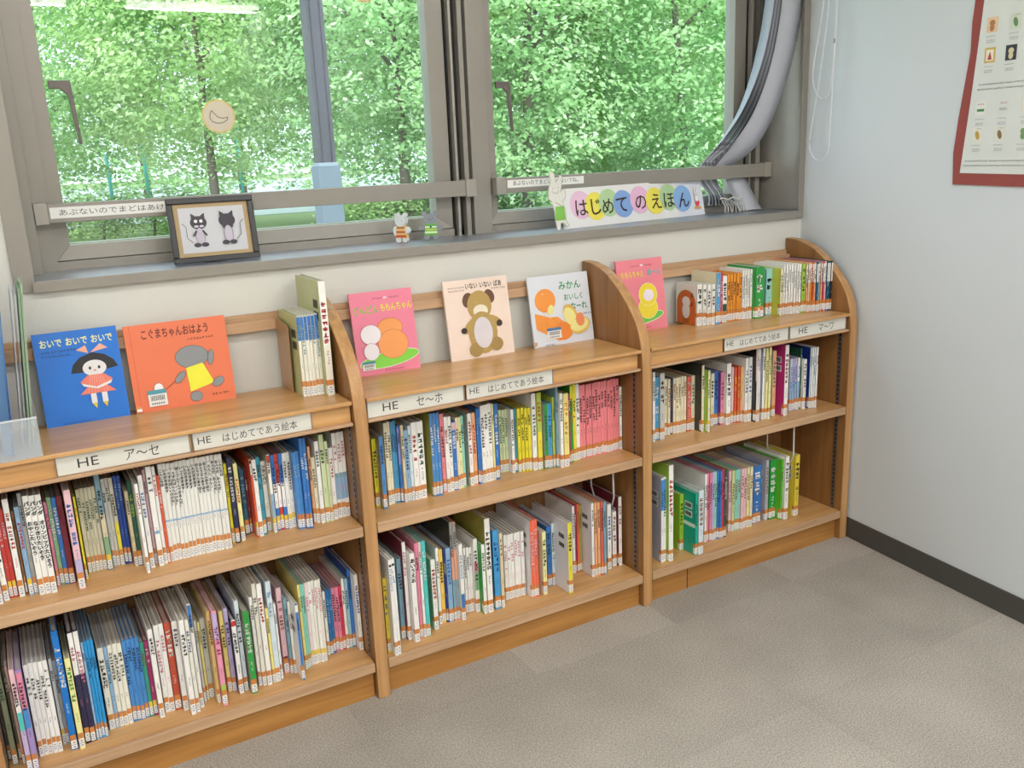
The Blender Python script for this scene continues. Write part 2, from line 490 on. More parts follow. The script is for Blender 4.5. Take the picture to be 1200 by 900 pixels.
# inner weather strips beside the mullion
b = MB(); b.box(0.548, 0.556, 0.18, 0.25, SILL_Z, 2.32, M_ALU_L); b.box(0.575, 0.590, 0.175, 0.25, SILL_Z, 2.32, M_ALU)
b.build('weather_strip', w1)
b = MB(); b.box(1.772, 1.780, 0.18, 0.25, SILL_Z, 2.32, M_ALU_L); b.box(1.800, 1.822, 0.175, 0.25, SILL_Z, 2.32, M_ALU)
b.build('weather_strip', w2)
b = MB(); b.box(0.600, 0.663, MY, 0.28, SILL_Z, 2.36, M_ALU)
struct(b.build('trim_5', bevel=0.0015), 'wide bronze mullion between the two windows')

def rail(x0, x1, bx0, bx1, label):
    t = thing('safety_rail', ((x0 + x1) / 2, 0.155, 1.292), label, 'rail', 'safety rails across the windows')
    m = MB(); m.box(x0, x1, 0.142, 0.168, 1.292, 1.339, M_ALU); m.build('bar', t, bevel=0.002)
    for a, c in ((x0 - bx0, x0 + 0.001), (x1 - 0.001, x1 + bx1)):
        k = MB(); k.box(a, c, 0.138, 0.185, 1.289, 1.342, M_ALU_L); k.build('bracket', t, bevel=0.002)
rail(-0.597, 0.560, 0.030, 0.035, 'flat bronze safety rail across the left window')
rail(0.700, 1.815, 0.034, 0.034, 'flat bronze safety rail across the right window')

def strip_label(x0, x1, z0, z1, label):
    m = MB(); m.box(x0, x1, 0.1405, 0.1419, z0, z1, M_WHITE)
    o = tag(m.build('warning_sticker'), label, 'sticker', 'warning stickers on the safety rails')
    a = Art((x0, 0.1405, z0), (1, 0, 0), (0, 0, 1), (0, -1, 0))
    a.text('あぶないのでまどはあけないでね。', 0.018, 0.0075, 0.017, '3c3c3c', width=x1 - x0 - 0.03, bold=0.0)
    a.build('lettering', o)
strip_label(-0.592, -0.196, 1.303, 1.330, 'white paper strip with hand printed warning on the left safety rail')
strip_label(0.706, 0.996, 1.308, 1.332, 'white paper strip with printed warning on the right safety rail')

def disc(x, z, r, label, art):
    m = MB(); n = 32
    m.prism([(x + r * math.cos(2 * math.pi * i / n), 0.2265, z + r * math.sin(2 * math.pi * i / n)) for i in range(n)], (0, 0.0008, 0), mat('e3c884', 0.6))
    o = tag(m.build('round_sticker'), label, 'sticker', 'round stickers on the window glass')
    a = Art((x, 0.2265, z), (1, 0, 0), (0, 0, 1), (0, -1, 0))
    a.ell(0, 0, r * 0.9, r * 0.9, 'd9cfba', n=32)
    if art:
        pts = [(-.55, -.1), (-.5, .2), (-.4, .35), (-.28, .2), (-.05, -.05), (.25, -.12), (.55, -.05), (.5, -.22), (.2, -.38), (-.15, -.4), (-.42, -.3), (-.55, -.1)]
    else:
        pts = [(.4 * math.cos(t), .35 * math.sin(t) - .2) for t in [2 * math.pi * i / 16 for i in range(17)]]
    a.line([(p[0] * r, p[1] * r) for p in pts], 0.0022, '77736a')
    a.build('outline_print', o)
disc(-0.139, 1.543, 0.044, 'round cream sticker with a banana outline on the left window pane', 1)
disc(0.306, 1.893, 0.044, 'round cream sticker with a fruit outline high on the left window pane', 0)

# ------------------------------------------------------------------ outdoors
M_LAWN = mat('7f8f62', 0.95, 0, 0.1, 'grass_ground')
M_PAVE = mat('a4acac', 0.9, 0, 0.1, 'pale_pavement')
GZ = -0.25
b = MB(); b.box(-60, 110, 0.4, 140, GZ - 0.1, GZ, M_LAWN)
struct(b.build('ground'), 'grassy ground outside the window')
b = MB(); b.prism([(-30, 27.5, GZ), (60, 29, GZ), (90, 95, GZ), (-40, 95, GZ)], (0, 0, 0.02), M_PAVE)
b.prism([(-20, 6, GZ), (60, 6, GZ), (60, 17.5, GZ), (-20, 19, GZ)], (0, 0, 0.02), M_PAVE)
struct(b.build('pavement'), 'pale paved yard beyond the shrubs')

M_LEAF = leafmat('spring_leaves', '94bc72', 'c4e09c', 'eff8d2')
M_LEAF2 = leafmat('cool_leaves', '8cb878', 'b8dc9e', 'e6f4cc')
M_LEAF3 = leafmat('shrub_leaves', '78a260', 'a8c880', 'd6e6ac')
M_BARK = mat('85786c', 0.9, 0, 0.1, 'bark')
NR = np.random.default_rng(7)

def leaf_mesh(name, centres, normals, n_per, rad, flat, size, material, parent):
    """sprays of leaves: each centre gets n_per quads spread in a flattened disc"""
    C = np.repeat(centres, n_per, 0); Nn = len(C)
    d = NR.normal(size=(Nn, 3)) * np.array([rad, rad, rad * flat])
    C = C + d
    nrm = NR.normal(size=(Nn, 3)) * 0.42 + np.array([0, 0, 0.95]) + np.repeat(normals, n_per, 0) * 0.9
    nrm /= np.linalg.norm(nrm, axis=1)[:, None]
    t = NR.normal(size=(Nn, 3)); t -= nrm * (t * nrm).sum(1)[:, None]; t /= np.linalg.norm(t, axis=1)[:, None]
    bt = np.cross(nrm, t)
    s = size * NR.uniform(0.6, 1.25, size=(Nn, 1))
    V = np.empty((Nn, 4, 3))
    V[:, 0] = C - t * s; V[:, 1] = C + bt * s * 0.62; V[:, 2] = C + t * s; V[:, 3] = C - bt * s * 0.62
    org = np.array(wloc(parent))
    V = (V.reshape(-1, 3) - org).astype(np.float32)
    me = bpy.data.meshes.new(name)
    me.vertices.add(Nn * 4); me.vertices.foreach_set('co', V.ravel())
    me.loops.add(Nn * 4); me.loops.foreach_set('vertex_index', np.arange(Nn * 4, dtype=np.int32))
    me.polygons.add(Nn); me.polygons.foreach_set('loop_start', np.arange(0, Nn * 4, 4, dtype=np.int32))
    me.update(calc_edges=True)
    me.materials.append(material)
    o = bpy.data.objects.new(name, me); COL.objects.link(o); o.parent = parent
    o['kind'] = 'stuff'
    return o

def tree(x, y, h, r, z0, label, mt, trunk=0.16, sprays=300, per=38, cat='tree', grp='trees beyond the window', size=0.062):
    t = thing('broadleaf_tree', (x, y, GZ), label, cat, grp)
    m = MB(); lean = NR.uniform(-0.3, 0.3)
    m.tube([(x, y, GZ), (x + lean * 0.3, y, GZ + h * 0.25), (x + lean, y + 0.1, GZ + h * 0.55), (x + lean * 1.2, y, GZ + h * 0.9)], trunk, M_BARK, 8, trunk * 0.25)
    m.build('trunk', t, smooth=True)
    for k in range(6):
        a = NR.uniform(0, 6.28); zb = GZ + h * NR.uniform(0.28, 0.6); q = MB()
        e = Vector((x + math.cos(a) * r * 0.8, y + math.sin(a) * r * 0.8, zb + h * 0.16))
        s0 = Vector((x + lean * 0.5, y, zb)); mid = (s0 + e) / 2 + Vector((0, 0, 0.25))
        q.tube([s0, mid, e], trunk * 0.38, M_BARK, 6, trunk * 0.1)
        q.build('branch', t, smooth=True)
    # crown: sprays on tiers of an ellipsoid
    u = NR.normal(size=(sprays, 3)); u /= np.linalg.norm(u, axis=1)[:, None]
    rad = NR.uniform(0.35, 1.0, size=(sprays, 1)) ** 0.45
    c = np.array([x + lean, y, z0 + (h - z0) / 2]) + u * rad * np.array([r, r, (h - z0) / 2])
    c[:, 2] += 0.10 * np.sin(c[:, 0] * 3.1 + x) + 0.10 * np.cos(c[:, 1] * 2.7)
    leaf_mesh('foliage', c, u * np.array([0.9, 0.9, 0.3]), per, 0.25, 0.38, size, mt, t)
    return t

def shrub(x0, x1, y0, y1, h, label, mt, n=420, name='hedge', size=0.05):
    t = thing(name, ((x0 + x1) / 2, (y0 + y1) / 2, GZ), label, 'hedge', None)
    m = MB()
    for k in range(5):
        xx = x0 + (x1 - x0) * (k + 0.5) / 5; m.tube([(xx, (y0 + y1) / 2, GZ), (xx + 0.1, (y0 + y1) / 2, GZ + h * 0.7)], 0.03, M_BARK, 5)
    m.build('stem', t)
    c = np.column_stack([NR.uniform(x0, x1, n), NR.uniform(y0, y1, n), GZ + h * NR.uniform(0.05, 1, n) ** 0.6])
    nn = np.tile(np.array([[0.0, -0.5, 0.5]]), (n, 1))
    leaf_mesh('foliage', c, nn, 24, 0.16, 0.7, size, mt, t)
    return t
tree(0.63, 21.62, 9.5, 3.6, 0.9, 'leafy tree with a dark trunk, furthest left behind the left window', M_LEAF2, 0.19, sprays=1150)
tree(3.80, 18.62, 9, 3.2, 1.1, 'rounded green tree with a thin trunk in the middle of the left window', M_LEAF, 0.12, sprays=1150)
tree(7.89, 22.62, 10, 3.7, 1.2, 'bright green tree directly behind the grey outdoor post', M_LEAF, 0.15, sprays=1150)
tree(7.09, 15.62, 9, 2.8, 0.5, 'dense tree seen just left of the wide window mullion', M_LEAF2, 0.13, sprays=1150)
tree(9.46, 14.62, 9, 2.8, -0.1, 'low branching tree just right of the wide window mullion', M_LEAF2, 0.13, sprays=1150)
tree(13.77, 17.62, 9.5, 3.2, -0.1, 'tall tree with a brown trunk in the middle of the right window', M_LEAF, 0.17, sprays=1150)
tree(13.03, 13.62, 9, 2.8, -0.1, 'bushy tree behind the right half of the right window', M_LEAF2, 0.12, sprays=1150)
tree(19.27, 17.62, 10, 3.4, -0.1, 'yellowish green tree at the right edge of the right window', M_LEAF, 0.14, sprays=1150)
tl = thing('treeline', (12, 34, GZ), 'continuous wall of green trees far behind the single trees', 'trees'); tl['kind'] = 'stuff'
_c = np.column_stack([NR.uniform(-34, 50, 6200), NR.uniform(33, 39, 6200), GZ + 11.5 * NR.uniform(0.04, 1, 6200)])
leaf_mesh('foliage', _c, np.tile(np.array([[0.0, -0.5, 0.4]]), (6200, 1)), 30, 0.55, 0.35, 0.12, M_LEAF2, tl)
_q = MB()
for _k in range(22): _q.tube([(-32 + 3.7 * _k, 36, GZ), (-32 + 3.7 * _k, 36, 6)], 0.16, M_BARK, 6)
_o = _q.build('trunks', tl); _o['kind'] = 'stuff'

shrub(-1.2, 4.4, 20.3, 21.2, 0.95, 'rounded shrubs in the planting bed at the left of the left window', M_LEAF3)
shrub(5.6, 9.6, 15.2, 16.2, 0.85, 'clipped yellow green hedge low in the left window beside the mullion', M_LEAF3, 520)
shrub(9.5, 18.5, 12.6, 13.8, 0.85, 'wide low shrubs across the bottom of the right window', M_LEAF2, 900)
m = MB()
cp = [(-2.5, 18.3), (0.5, 17.7), (2.5, 17.9), (4.2, 18.8), (5.0, 20.4)]
for (a, c), (a2, c2) in zip(cp, cp[1:]):
    m.prism([(a, c, GZ), (a2, c2, GZ), (a2, c2 + 0.18, GZ), (a, c + 0.18, GZ)], (0, 0, 0.13), mat('9a8a82', 0.9))
tag(m.build('curb'), 'curved brownish stone curb round the planting bed', 'curb', kind='structure')
for k, (s, Y) in enumerate([(0.115, 31), (0.15, 31), (0.245, 33)]):
    x = -0.735 + s * Y; y = Y - 2.378
    t = thing('fence_post', (x, y, GZ), ['first thin teal post at the far left of the yard', 'second teal post, taller, in the far left of the yard', 'teal post behind the middle of the left window'][k], 'post', 'teal fence posts across the yard')
    q = MB(); q.tube([(x, y, GZ), (x, y, 1.9 + 0.5 * k)], 0.055, mat('2f9a92', 0.5), 8); q.build('pole', t, smooth=True)
    q = MB(); q.box(x - 0.12, x + 0.12, y - 0.12, y + 0.12, GZ + 0.019, GZ + 0.14, mat('a9b0ae', 0.8)); q.build('footing', t)
t = thing('steel_post', (2.156, 6.0, GZ), 'square grey mauve post standing outside the left window', 'post')
q = MB(); q.box(2.03, 2.19, 5.93, 6.09, GZ, 4.2, mat('45434c', 0.45)); q.box(2.06, 2.07, 5.92, 5.932, 1.4, 4.2, mat('35333c', 0.5)); q.box(2.15, 2.16, 5.92, 5.932, 1.4, 4.2, mat('35333c', 0.5)); q.build('shaft', t)
q = MB(); q.box(2.005, 2.215, 5.90, 6.11, 0.75, 1.37, mat('6c7886', 0.7)); q.box(2.018, 2.202, 5.912, 6.10, 1.37, 1.40, mat('8f9aa6', 0.6)); q.build('plinth', t)

# ------------------------------------------------------------------ bookcases
D = 0.312; T = 0.0347
ZB1, ZB0, ZM1, ZM0, ZT1, ZT0, ZL1, ZL0, ZTOP = 0.1111, 0.0836, 0.5031, 0.4754, 0.8356, 0.8262, 0.7819, 0.7717, 1.0746
PROFILE = [(-0.003, 0.0), (-D, 0.0), (-D, 0.78), (-0.309, 0.815), (-0.303, 0.849), (-0.292, 0.887), (-0.275, 0.918), (-0.256, 0.943), (-0.232, 0.970),
           (-0.205, 0.995), (-0.172, 1.021), (-0.138, 1.043), (-0.105, 1.058), (-0.075, 1.067), (-0.045, 1.0725), (-0.003, ZTOP)]

def side_panel(cx, root):
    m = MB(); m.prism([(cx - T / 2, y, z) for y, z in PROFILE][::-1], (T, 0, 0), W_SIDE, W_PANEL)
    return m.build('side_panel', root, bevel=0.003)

M_TRACK = mat('8d8580', 0.35, 0.8, 0.5, 'steel_track')
M_SLOT = mat('35302c', 0.7, 0, 0.2, 'slot_shadow')
def track(x, sgn, y, root):
    """slotted steel shelf standard let into a side panel; sgn is the way it faces"""
    m = MB()
    x1 = x + sgn * 0.0022
    m.box(min(x, x1), max(x, x1), y - 0.008, y + 0.008, ZB1, 0.77, M_TRACK)
    x2 = x + sgn * 0.0026
    z = ZB1 + 0.012
    while z < 0.76:
        m.box(min(x, x2), max(x, x2), y - 0.0035, y + 0.0035, z, z + 0.010, M_SLOT)
        z += 0.0165
    return m.build('shelf_track', root)

def bookcase(i, label, left_too):
    xl = (i - 1) * 0.9 + T / 2; xr = i * 0.9 - T / 2
    t = thing('bookcase', ((xl + xr) / 2, -D / 2, 0), label, 'bookcase', 'low wooden bookcases under the window')
    if left_too:
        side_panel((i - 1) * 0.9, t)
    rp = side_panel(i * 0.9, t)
    a, c = xl + 0.0012, xr - 0.003
    m = MB()      # display top: raised front deck, lower groove at the back
    m.box(a, c, -D + 0.001, -0.0795, ZT0, ZT1, W_SHELF); m.box(a, c, -0.0795, -0.004, ZT0 - 0.008, ZT0 + 0.0005, W_SHELF); m.box(a, c, -D + 0.001, -0.0795, ZT0 - 0.008, ZT0, W_SHELF) if False else None
    m.build('top_shelf', t, bevel=0.0015)
    m = MB(); m.box(a, c, -0.291, -0.277, ZL1 - 0.002, ZT0, W_SHELF); lr = m.build('label_rail', t)
    m = MB(); m.box(a, c, -D + 0.004, -0.277, ZL0, ZL1 - 0.002, W_EDGE); m.build('lip', lr, bevel=0.002)
    for nm, z1, z0 in (('shelf', ZM1, ZM0), ('base_shelf', ZB1, ZB0)):
        m = MB(); m.box(a, c, -D + 0.010, -0.016, z0, z1, W_SHELF); so = m.build(nm, t)
        m = MB(); m.box(a, c, -D - 0.001, -D + 0.010, z0, z1, W_EDGE); o = m.build('edge_band', so, bevel=0.002)
    m = MB(); m.box(a, c, -0.290, -0.272, 0.0, ZB0, W_KICK); m.build('kickboard', t)
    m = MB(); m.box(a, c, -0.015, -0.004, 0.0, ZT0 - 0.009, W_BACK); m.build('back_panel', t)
    m = MB(); m.box(a, c, -0.030, -0.014, 0.990, 1.018, W_EDGE); m.box(a, c, -0.014, -0.003, 1.0, 1.034, W_EDGE); m.build('back_rail', t, bevel=0.001)
    track(xr, -1, -0.272, rp); track(xl, 1, -0.272, t)
    return t
BC1 = bookcase(0, 'low oak bookcase at the left, under the left window', True)
BC2 = bookcase(1, 'middle low oak bookcase with three display covers along its top', False)
BC3 = bookcase(2, 'low oak bookcase in the corner against the right wall', False)
# a joint in the plinth of the corner bookcase
m = MB(); m.box(1.078, 1.081, -0.2906, -0.29, 0.0, ZB0, M_SLOT); m.build('plinth_joint', BC3)

# wire book supports hanging from the undersides of shelves
def support(x, y0, y1, ztop, drop, label):
    z9 = ztop - 0.0035
    t = thing('wire_book_support', (x, (y0 + y1) / 2, ztop - drop), label, 'book support', 'white wire book supports')
    m = MB(); m.tube([(x - 0.004, y0, z9), (x - 0.002, y0, ztop - drop * 0.8), (x, y0 + 0.012, ztop - drop), (x, y1 - 0.012, ztop - drop), (x - 0.002, y1, ztop - drop * 0.8), (x - 0.004, y1, z9)], 0.0032, mat('d9d8d4', 0.35), 8)
    m.build('wire_loop', t, smooth=True)
    m = MB(); m.box(x - 0.012, x + 0.004, y0 - 0.008, y1 + 0.008, ztop - 0.003, ztop, mat('c9c8c4', 0.4)); m.build('clip_plate', t)
support(0.838, -0.222, -0.10, ZM0 - 0.0008, 0.15, 'white wire book support beside the maroon book, middle bookcase')
support(1.603, -0.245, -0.12, ZM0 - 0.0008, 0.16, 'white wire book support left of the yellow book, corner bookcase')

# plates on the label rail
LABELS = [
    (-0.686, -0.408, 'HE', 'ア〜セ', 'white shelf plate lettered HE and a to se, left bookcase', 0),
    (-0.403, -0.121, 'HE', 'はじめてであう絵本', 'white shelf plate lettered first picture books, left bookcase', 1),
    (0.022, 0.297, 'HE', 'セ〜ホ', 'white shelf plate lettered HE and se to ho, middle bookcase', 0),
    (0.302, 0.578, 'HE', 'はじめてであう絵本', 'white shelf plate lettered first picture books, middle bookcase', 1),
    (1.217, 1.501, 'HE', 'はじめてであう絵本', 'white shelf plate lettered first picture books, corner bookcase', 1),
    (1.505, 1.776, 'HE', 'マ〜ワ', 'white shelf plate lettered HE and ma to wa, corner bookcase', 0)]
for x0, x1, a1, a2, lab, kind in LABELS:
    m = MB(); m.box(x0, x1, -0.2955, -0.2915, ZL1 - 0.001, ZT0 - 0.001, mat('dcdcd4', 0.35))
    m.box(x0, x0 + 0.002, -0.2975, -0.2915, ZL1 - 0.001, ZT0 - 0.001, mat('8b8278', 0.35)); m.box(x1 - 0.002, x1, -0.2975, -0.2915, ZL1 - 0.001, ZT0 - 0.001, mat('8b8278', 0.35))
    o = tag(m.build('shelf_plate'), lab, 'label', 'shelf plates on the label rails')
    A = Art((x0, -0.2955, ZL1), (1, 0, 0), (0, 0, 1), (0, -1, 0))
    if kind:
        A.text(a1, 0.010, 0.012, 0.024, '3a3a3a', width=0.034, bold=0.0); A.text(a2, 0.066, 0.009, 0.023, '3a3a3a', width=0.180, bold=0.0)
    else:
        A.text(a1, 0.040, 0.010, 0.030, '2c2c2c', width=0.048, bold=0.0); A.text(a2, 0.135, 0.008, 0.031, '2c2c2c', width=0.078, bold=0.0)
    A.build('lettering', o)

# ------------------------------------------------------------------ books
BOOKS = {
 '1m': [
  (1, -0.8426, -0.8304, -0.249, -0.249, 0.2, 'W', 'white', {}),
  (1, -0.8295, -0.8181, -0.237, -0.237, 0.2, 'W', 'white', {}),
  (2, -0.8174, -0.8002, -0.227, -0.227, 0.208, 'RD', 'red', {'t': 'LP', 's': 'y'}),
  (1, -0.7987, -0.7869, -0.234, -0.234, 0.231, 'W', 'white with black and red writing', {'t': 'RD'}),
  (1, -0.7855, -0.7807, -0.228, -0.228, 0.199, 'BR', 'brown', {}),
  (1, -0.7791, -0.769, -0.239, -0.239, 0.21, 'LB', 'pale blue', {'s': 'y'}),
  (1, -0.7687, -0.7605, -0.24, -0.24, 0.24, 'GY', 'tall grey', {}),
  (3, -0.7597, -0.7236, -0.248, -0.256, 0.234, 'W', 'white', {'txt': ['パンダ\u3000おやこたいそう', 'パンダ\u3000なりきりたいそう', 'パンダ\u3000オリンピックたいそう']}),
  (1, -0.7213, -0.7152, -0.225, -0.225, 0.204, 'PK', 'pink', {}),
  (1, -0.7149, -0.7054, -0.223, -0.223, 0.212, 'GR2', 'soft green', {'t': 'W'}),
  (1, -0.7051, -0.6958, -0.225, -0.225, 0.21, 'BL', 'blue', {'t': 'W'}),
  (1, -0.6955, -0.6836, -0.227, -0.227, 0.212, 'MR', 'maroon', {'t': 'MR'}),
  (1, -0.6804, -0.6664, -0.271, -0.271, 0.236, 'LP', 'pale pink with blue lettering, pulled forward', {'t': 'BL', 'bands': [(0.05, 0.3, 'LV')]}),
  (1, -0.6621, -0.6571, -0.229, -0.229, 0.204, 'YL', 'yellow', {'t': 'RD'}),
  (5, -0.6535, -0.6126, -0.192, -0.193, 0.208, 'BE2', 'greyish cream with green lettering', {'t': 'DG'}),
  (1, -0.6121, -0.6005, -0.201, -0.201, 0.236, 'SB', 'misty blue and green', {'bands': [(0.02, 0.35, 'GR2'), (0.35, 0.6, 'BE')], 's': 'y'}),
  (2, -0.5989, -0.5831, -0.189, -0.189, 0.22, 'GY2', 'light grey', {}),
  (1, -0.5828, -0.5739, -0.192, -0.192, 0.22, 'BE2', 'grey topped with yellow foot', {'bands': [(0.12, 0.5, 'YL')]}),
  (2, -0.5726, -0.5567, -0.191, -0.191, 0.221, 'DB', 'dark blue', {'t': 'LB'}),
  (1, -0.5546, -0.5471, -0.219, -0.219, 0.19, 'BE', 'beige', {}),
  (1, -0.5468, -0.5368, -0.219, -0.219, 0.211, 'DG', 'dark green', {'t': 'LG'}),
  (1, -0.5365, -0.5291, -0.275, -0.275, 0.22, 'W', 'white with red lettering, pulled forward', {'t': 'RD'}),
  (1, -0.5252, -0.515, -0.251, -0.251, 0.231, 'W', 'white with blue lettering', {'t': 'BL'}),
  (1, -0.5122, -0.5064, -0.234, -0.234, 0.237, 'LP', 'pinkish grey', {}),
  (1, -0.5061, -0.4942, -0.252, -0.252, 0.248, 'W', 'tall white with a blue dot', {'bands': [(0.33, 0.36, 'LB')]}),
  (1, -0.4929, -0.4854, -0.245, -0.245, 0.244, 'W', 'tall white with red lettering', {'t': 'RD'}),
  (1, -0.4851, -0.4788, -0.246, -0.246, 0.22, 'RO', 'red', {'t': 'W'}),
  (16, -0.4778, -0.3337, -0.24, -0.245, 0.244, 'W2', 'white series', {'txt': ['こんにちは', 'いただきまあす', 'どうすればいいのかな？', 'どうすればいいのかな？', 'ぼくうんてんできるんだ！', 'いってきまあす！', 'いただきまあす', 'いただきまあす', 'いただきまあす', 'おとうさんあそぼう', 'おとうさんあそぼう', 'おとうさんあそぼう', 'どろんこどろんこ！', 'おふろだ、おふろだ！', 'おふろだ、おふろだ！', 'こんにちは'], 'bands': [(0.41, 0.43, 'LB')]}),
  (1, -0.3272, -0.3199, -0.218, -0.218, 0.208, 'YL', 'yellow', {}),
  (1, -0.3196, -0.3089, -0.224, -0.224, 0.224, 'NV', 'dark navy', {'t': 'W'}),
  (1, -0.3052, -0.2951, -0.219, -0.219, 0.204, 'PY', 'pale yellow', {'t': 'RD'}),
  (1, -0.2861, -0.2747, -0.186, -0.186, 0.175, 'DT', 'dark teal', {'t': 'LB'}),
  (1, -0.2728, -0.2664, -0.18, -0.18, 0.173, 'MR', 'dark maroon', {}),
  (1, -0.2661, -0.2611, -0.222, -0.222, 0.209, 'RO', 'orange-red with white head', {'t': 'W', 'bands': [(0.8, 0.98, 'W'), (0.94, 0.99, 'MT')], 's': 'y'}),
  (1, -0.2599, -0.2489, -0.218, -0.218, 0.203, 'W', 'white', {}),
  (1, -0.2479, -0.2387, -0.214, -0.214, 0.206, 'TL2', 'teal', {}),
  (1, -0.2332, -0.2222, -0.195, -0.195, 0.188, 'W', 'white with dark lettering', {'txt': ['フライパン'], 't': 'MR'}),
  (1, -0.2219, -0.2135, -0.216, -0.216, 0.209, 'W', 'white with a red head', {'bands': [(0.9, 0.99, 'RD'), (0.02, 0.5, 'LB')], 's': 'y', 'c': 'BE'}),
  (5, -0.2108, -0.1624, -0.207, -0.211, 0.203, 'BL RD BL W2 W2', 'blue headed white', {'bands': [(0.3, 0.62, 'W')], 's': 'y'}),
  (2, -0.1621, -0.1442, -0.232, -0.232, 0.207, 'BL2', 'blue series', {'t': 'LB'}),
  (2, -0.1439, -0.1273, -0.242, -0.242, 0.242, 'BL', 'tall bright blue series', {'t': 'W'}),
  (1, -0.119, -0.112, -0.221, -0.221, 0.21, 'PE', 'sandy', {}),
  (1, -0.1117, -0.1022, -0.222, -0.222, 0.18, 'CR', 'cream', {'t': 'BK'}),
  (1, -0.1019, -0.0909, -0.229, -0.229, 0.223, 'W', 'white with black lettering', {}),
  (1, -0.0894, -0.0769, -0.229, -0.229, 0.238, 'GC', 'tall pale green', {}),
  (1, -0.0766, -0.0678, -0.23, -0.23, 0.218, 'GC', 'pale green', {}),
  (1, -0.0659, -0.0544, -0.225, -0.225, 0.197, 'W', 'white with heavy black lettering', {}),
  (3, -0.0523, -0.0195, -0.221, -0.221, 0.234, 'W', 'white series with a blue foot', {'t': 'PK', 'bands': [(0.22, 0.48, 'LB'), (0.48, 0.53, 'SB')]}),
 ],
 '1b': [
  (1, -0.8817, -0.8744, -0.224, -0.224, 0.205, 'DK', 'dark grey', {'t': 'W'}),
  (1, -0.8731, -0.8622, -0.251, -0.251, 0.267, 'OG', 'greyish olive', {}),
  (1, -0.8605, -0.8536, -0.233, -0.233, 0.238, 'DK2', 'dark olive', {}),
  (1, -0.8533, -0.8478, -0.261, -0.261, 0.251, 'DR', 'dusty pink', {}),
  (1, -0.8453, -0.8345, -0.29, -0.29, 0.254, 'LP', 'pale pink, turquoise and lilac', {'bands': [(0.02, 0.4, 'LV2'), (0.4, 0.58, 'TQ'), (0.58, 0.7, 'W')]}),
  (1, -0.8335, -0.8218, -0.294, -0.294, 0.252, 'PU2', 'lilac, blue and pink', {'bands': [(0.42, 0.62, 'BL2'), (0.62, 0.97, 'PK')]}),
  (5, -0.8191, -0.7705, -0.248, -0.255, 0.236, 'W', 'white series with green and black lettering', {}),
  (1, -0.7686, -0.7616, -0.231, -0.231, 0.225, 'W2', 'white with thick black lettering', {'s': 'y'}),
  (1, -0.7613, -0.7535, -0.232, -0.232, 0.219, 'GY', 'grey', {}),
  (1, -0.7532, -0.739, -0.265, -0.265, 0.306, 'BB', 'thick bright blue', {'t': 'W'}),
  (1, -0.7364, -0.7241, -0.272, -0.272, 0.235, 'PY', 'pale yellow with green lettering', {'t': 'GR'}),
  (2, -0.7221, -0.6987, -0.257, -0.257, 0.29, 'NV2', 'navy with a white upper half', {'bands': [(0.62, 0.99, 'W')], 't': 'PK'}),
  (1, -0.6981, -0.6926, -0.254, -0.254, 0.255, 'LB', 'light blue', {}),
  (3, -0.6923, -0.6718, -0.253, -0.253, 0.255, 'CB', 'cyan blue', {}),
  (1, -0.667, -0.6531, -0.23, -0.23, 0.217, 'CR2', 'cream white', {}),
  (1, -0.6528, -0.6447, -0.232, -0.232, 0.218, 'LB', 'light blue', {}),
  (3, -0.6443, -0.6136, -0.23, -0.232, 0.218, 'CR2', 'cream white series', {}),
  (4, -0.6129, -0.5746, -0.227, -0.227, 0.218, 'BL2', 'blue series', {'t': 'NV'}),
  (1, -0.5743, -0.5648, -0.228, -0.228, 0.201, 'GR3', 'sea green', {'s': 'y'}),
  (1, -0.5645, -0.5552, -0.23, -0.23, 0.203, 'MG2', 'magenta', {'s': 'y'}),
  (1, -0.5549, -0.5433, -0.248, -0.248, 0.239, 'W', 'tall white', {}),
  (2, -0.5396, -0.5167, -0.234, -0.234, 0.238, 'W', 'white with pink lettering', {'t': 'PK'}),
  (1, -0.5156, -0.5007, -0.236, -0.236, 0.238, 'RD2', 'brick red', {'t': 'W'}),
  (1, -0.499, -0.487, -0.25, -0.25, 0.244, 'W', 'white beside the brick red one', {'t': 'NV'}),
  (1, -0.4864, -0.4745, -0.279, -0.279, 0.256, 'W', 'white pulled forward', {}),
  (1, -0.4733, -0.464, -0.275, -0.275, 0.252, 'CR2', 'off-white', {}),
  (1, -0.4612, -0.4522, -0.261, -0.261, 0.283, 'W', 'tall white with a bright blue head', {'bands': [(0.78, 0.99, 'BL')]}),
  (1, -0.4484, -0.4421, -0.243, -0.243, 0.227, 'GY2', 'thin pale', {}),
  (1, -0.4399, -0.4339, -0.234, -0.234, 0.216, 'YL2', 'thin yellow', {}),
  (1, -0.4328, -0.4204, -0.229, -0.229, 0.221, 'GY2', 'pale grey dotted', {}),
  (1, -0.4201, -0.4116, -0.266, -0.266, 0.253, 'TN', 'tan yellow', {}),
  (1, -0.4111, -0.3988, -0.283, -0.283, 0.259, 'PK2', 'pink and green with a lilac head', {'bands': [(0.02, 0.22, 'LG'), (0.7, 0.98, 'LV')], 't': 'MG'}),
  (1, -0.386, -0.3756, -0.23, -0.23, 0.227, 'YL2', 'yellow', {'t': 'BK'}),
  (1, -0.3753, -0.3648, -0.234, -0.234, 0.233, 'LV', 'lavender', {}),
  (1, -0.3637, -0.351, -0.253, -0.253, 0.205, 'W', 'white with a red head', {'bands': [(0.92, 0.99, 'RD')], 'c': 'NV'}),
  (1, -0.3493, -0.3388, -0.247, -0.247, 0.252, 'LB2', 'tall ice blue', {}),
  (1, -0.3361, -0.3213, -0.272, -0.272, 0.229, 'GR', 'rich green', {'t': 'W', 'c': 'OG'}),
  (1, -0.312, -0.3034, -0.246, -0.246, 0.25, 'W', 'white with black lettering', {}),
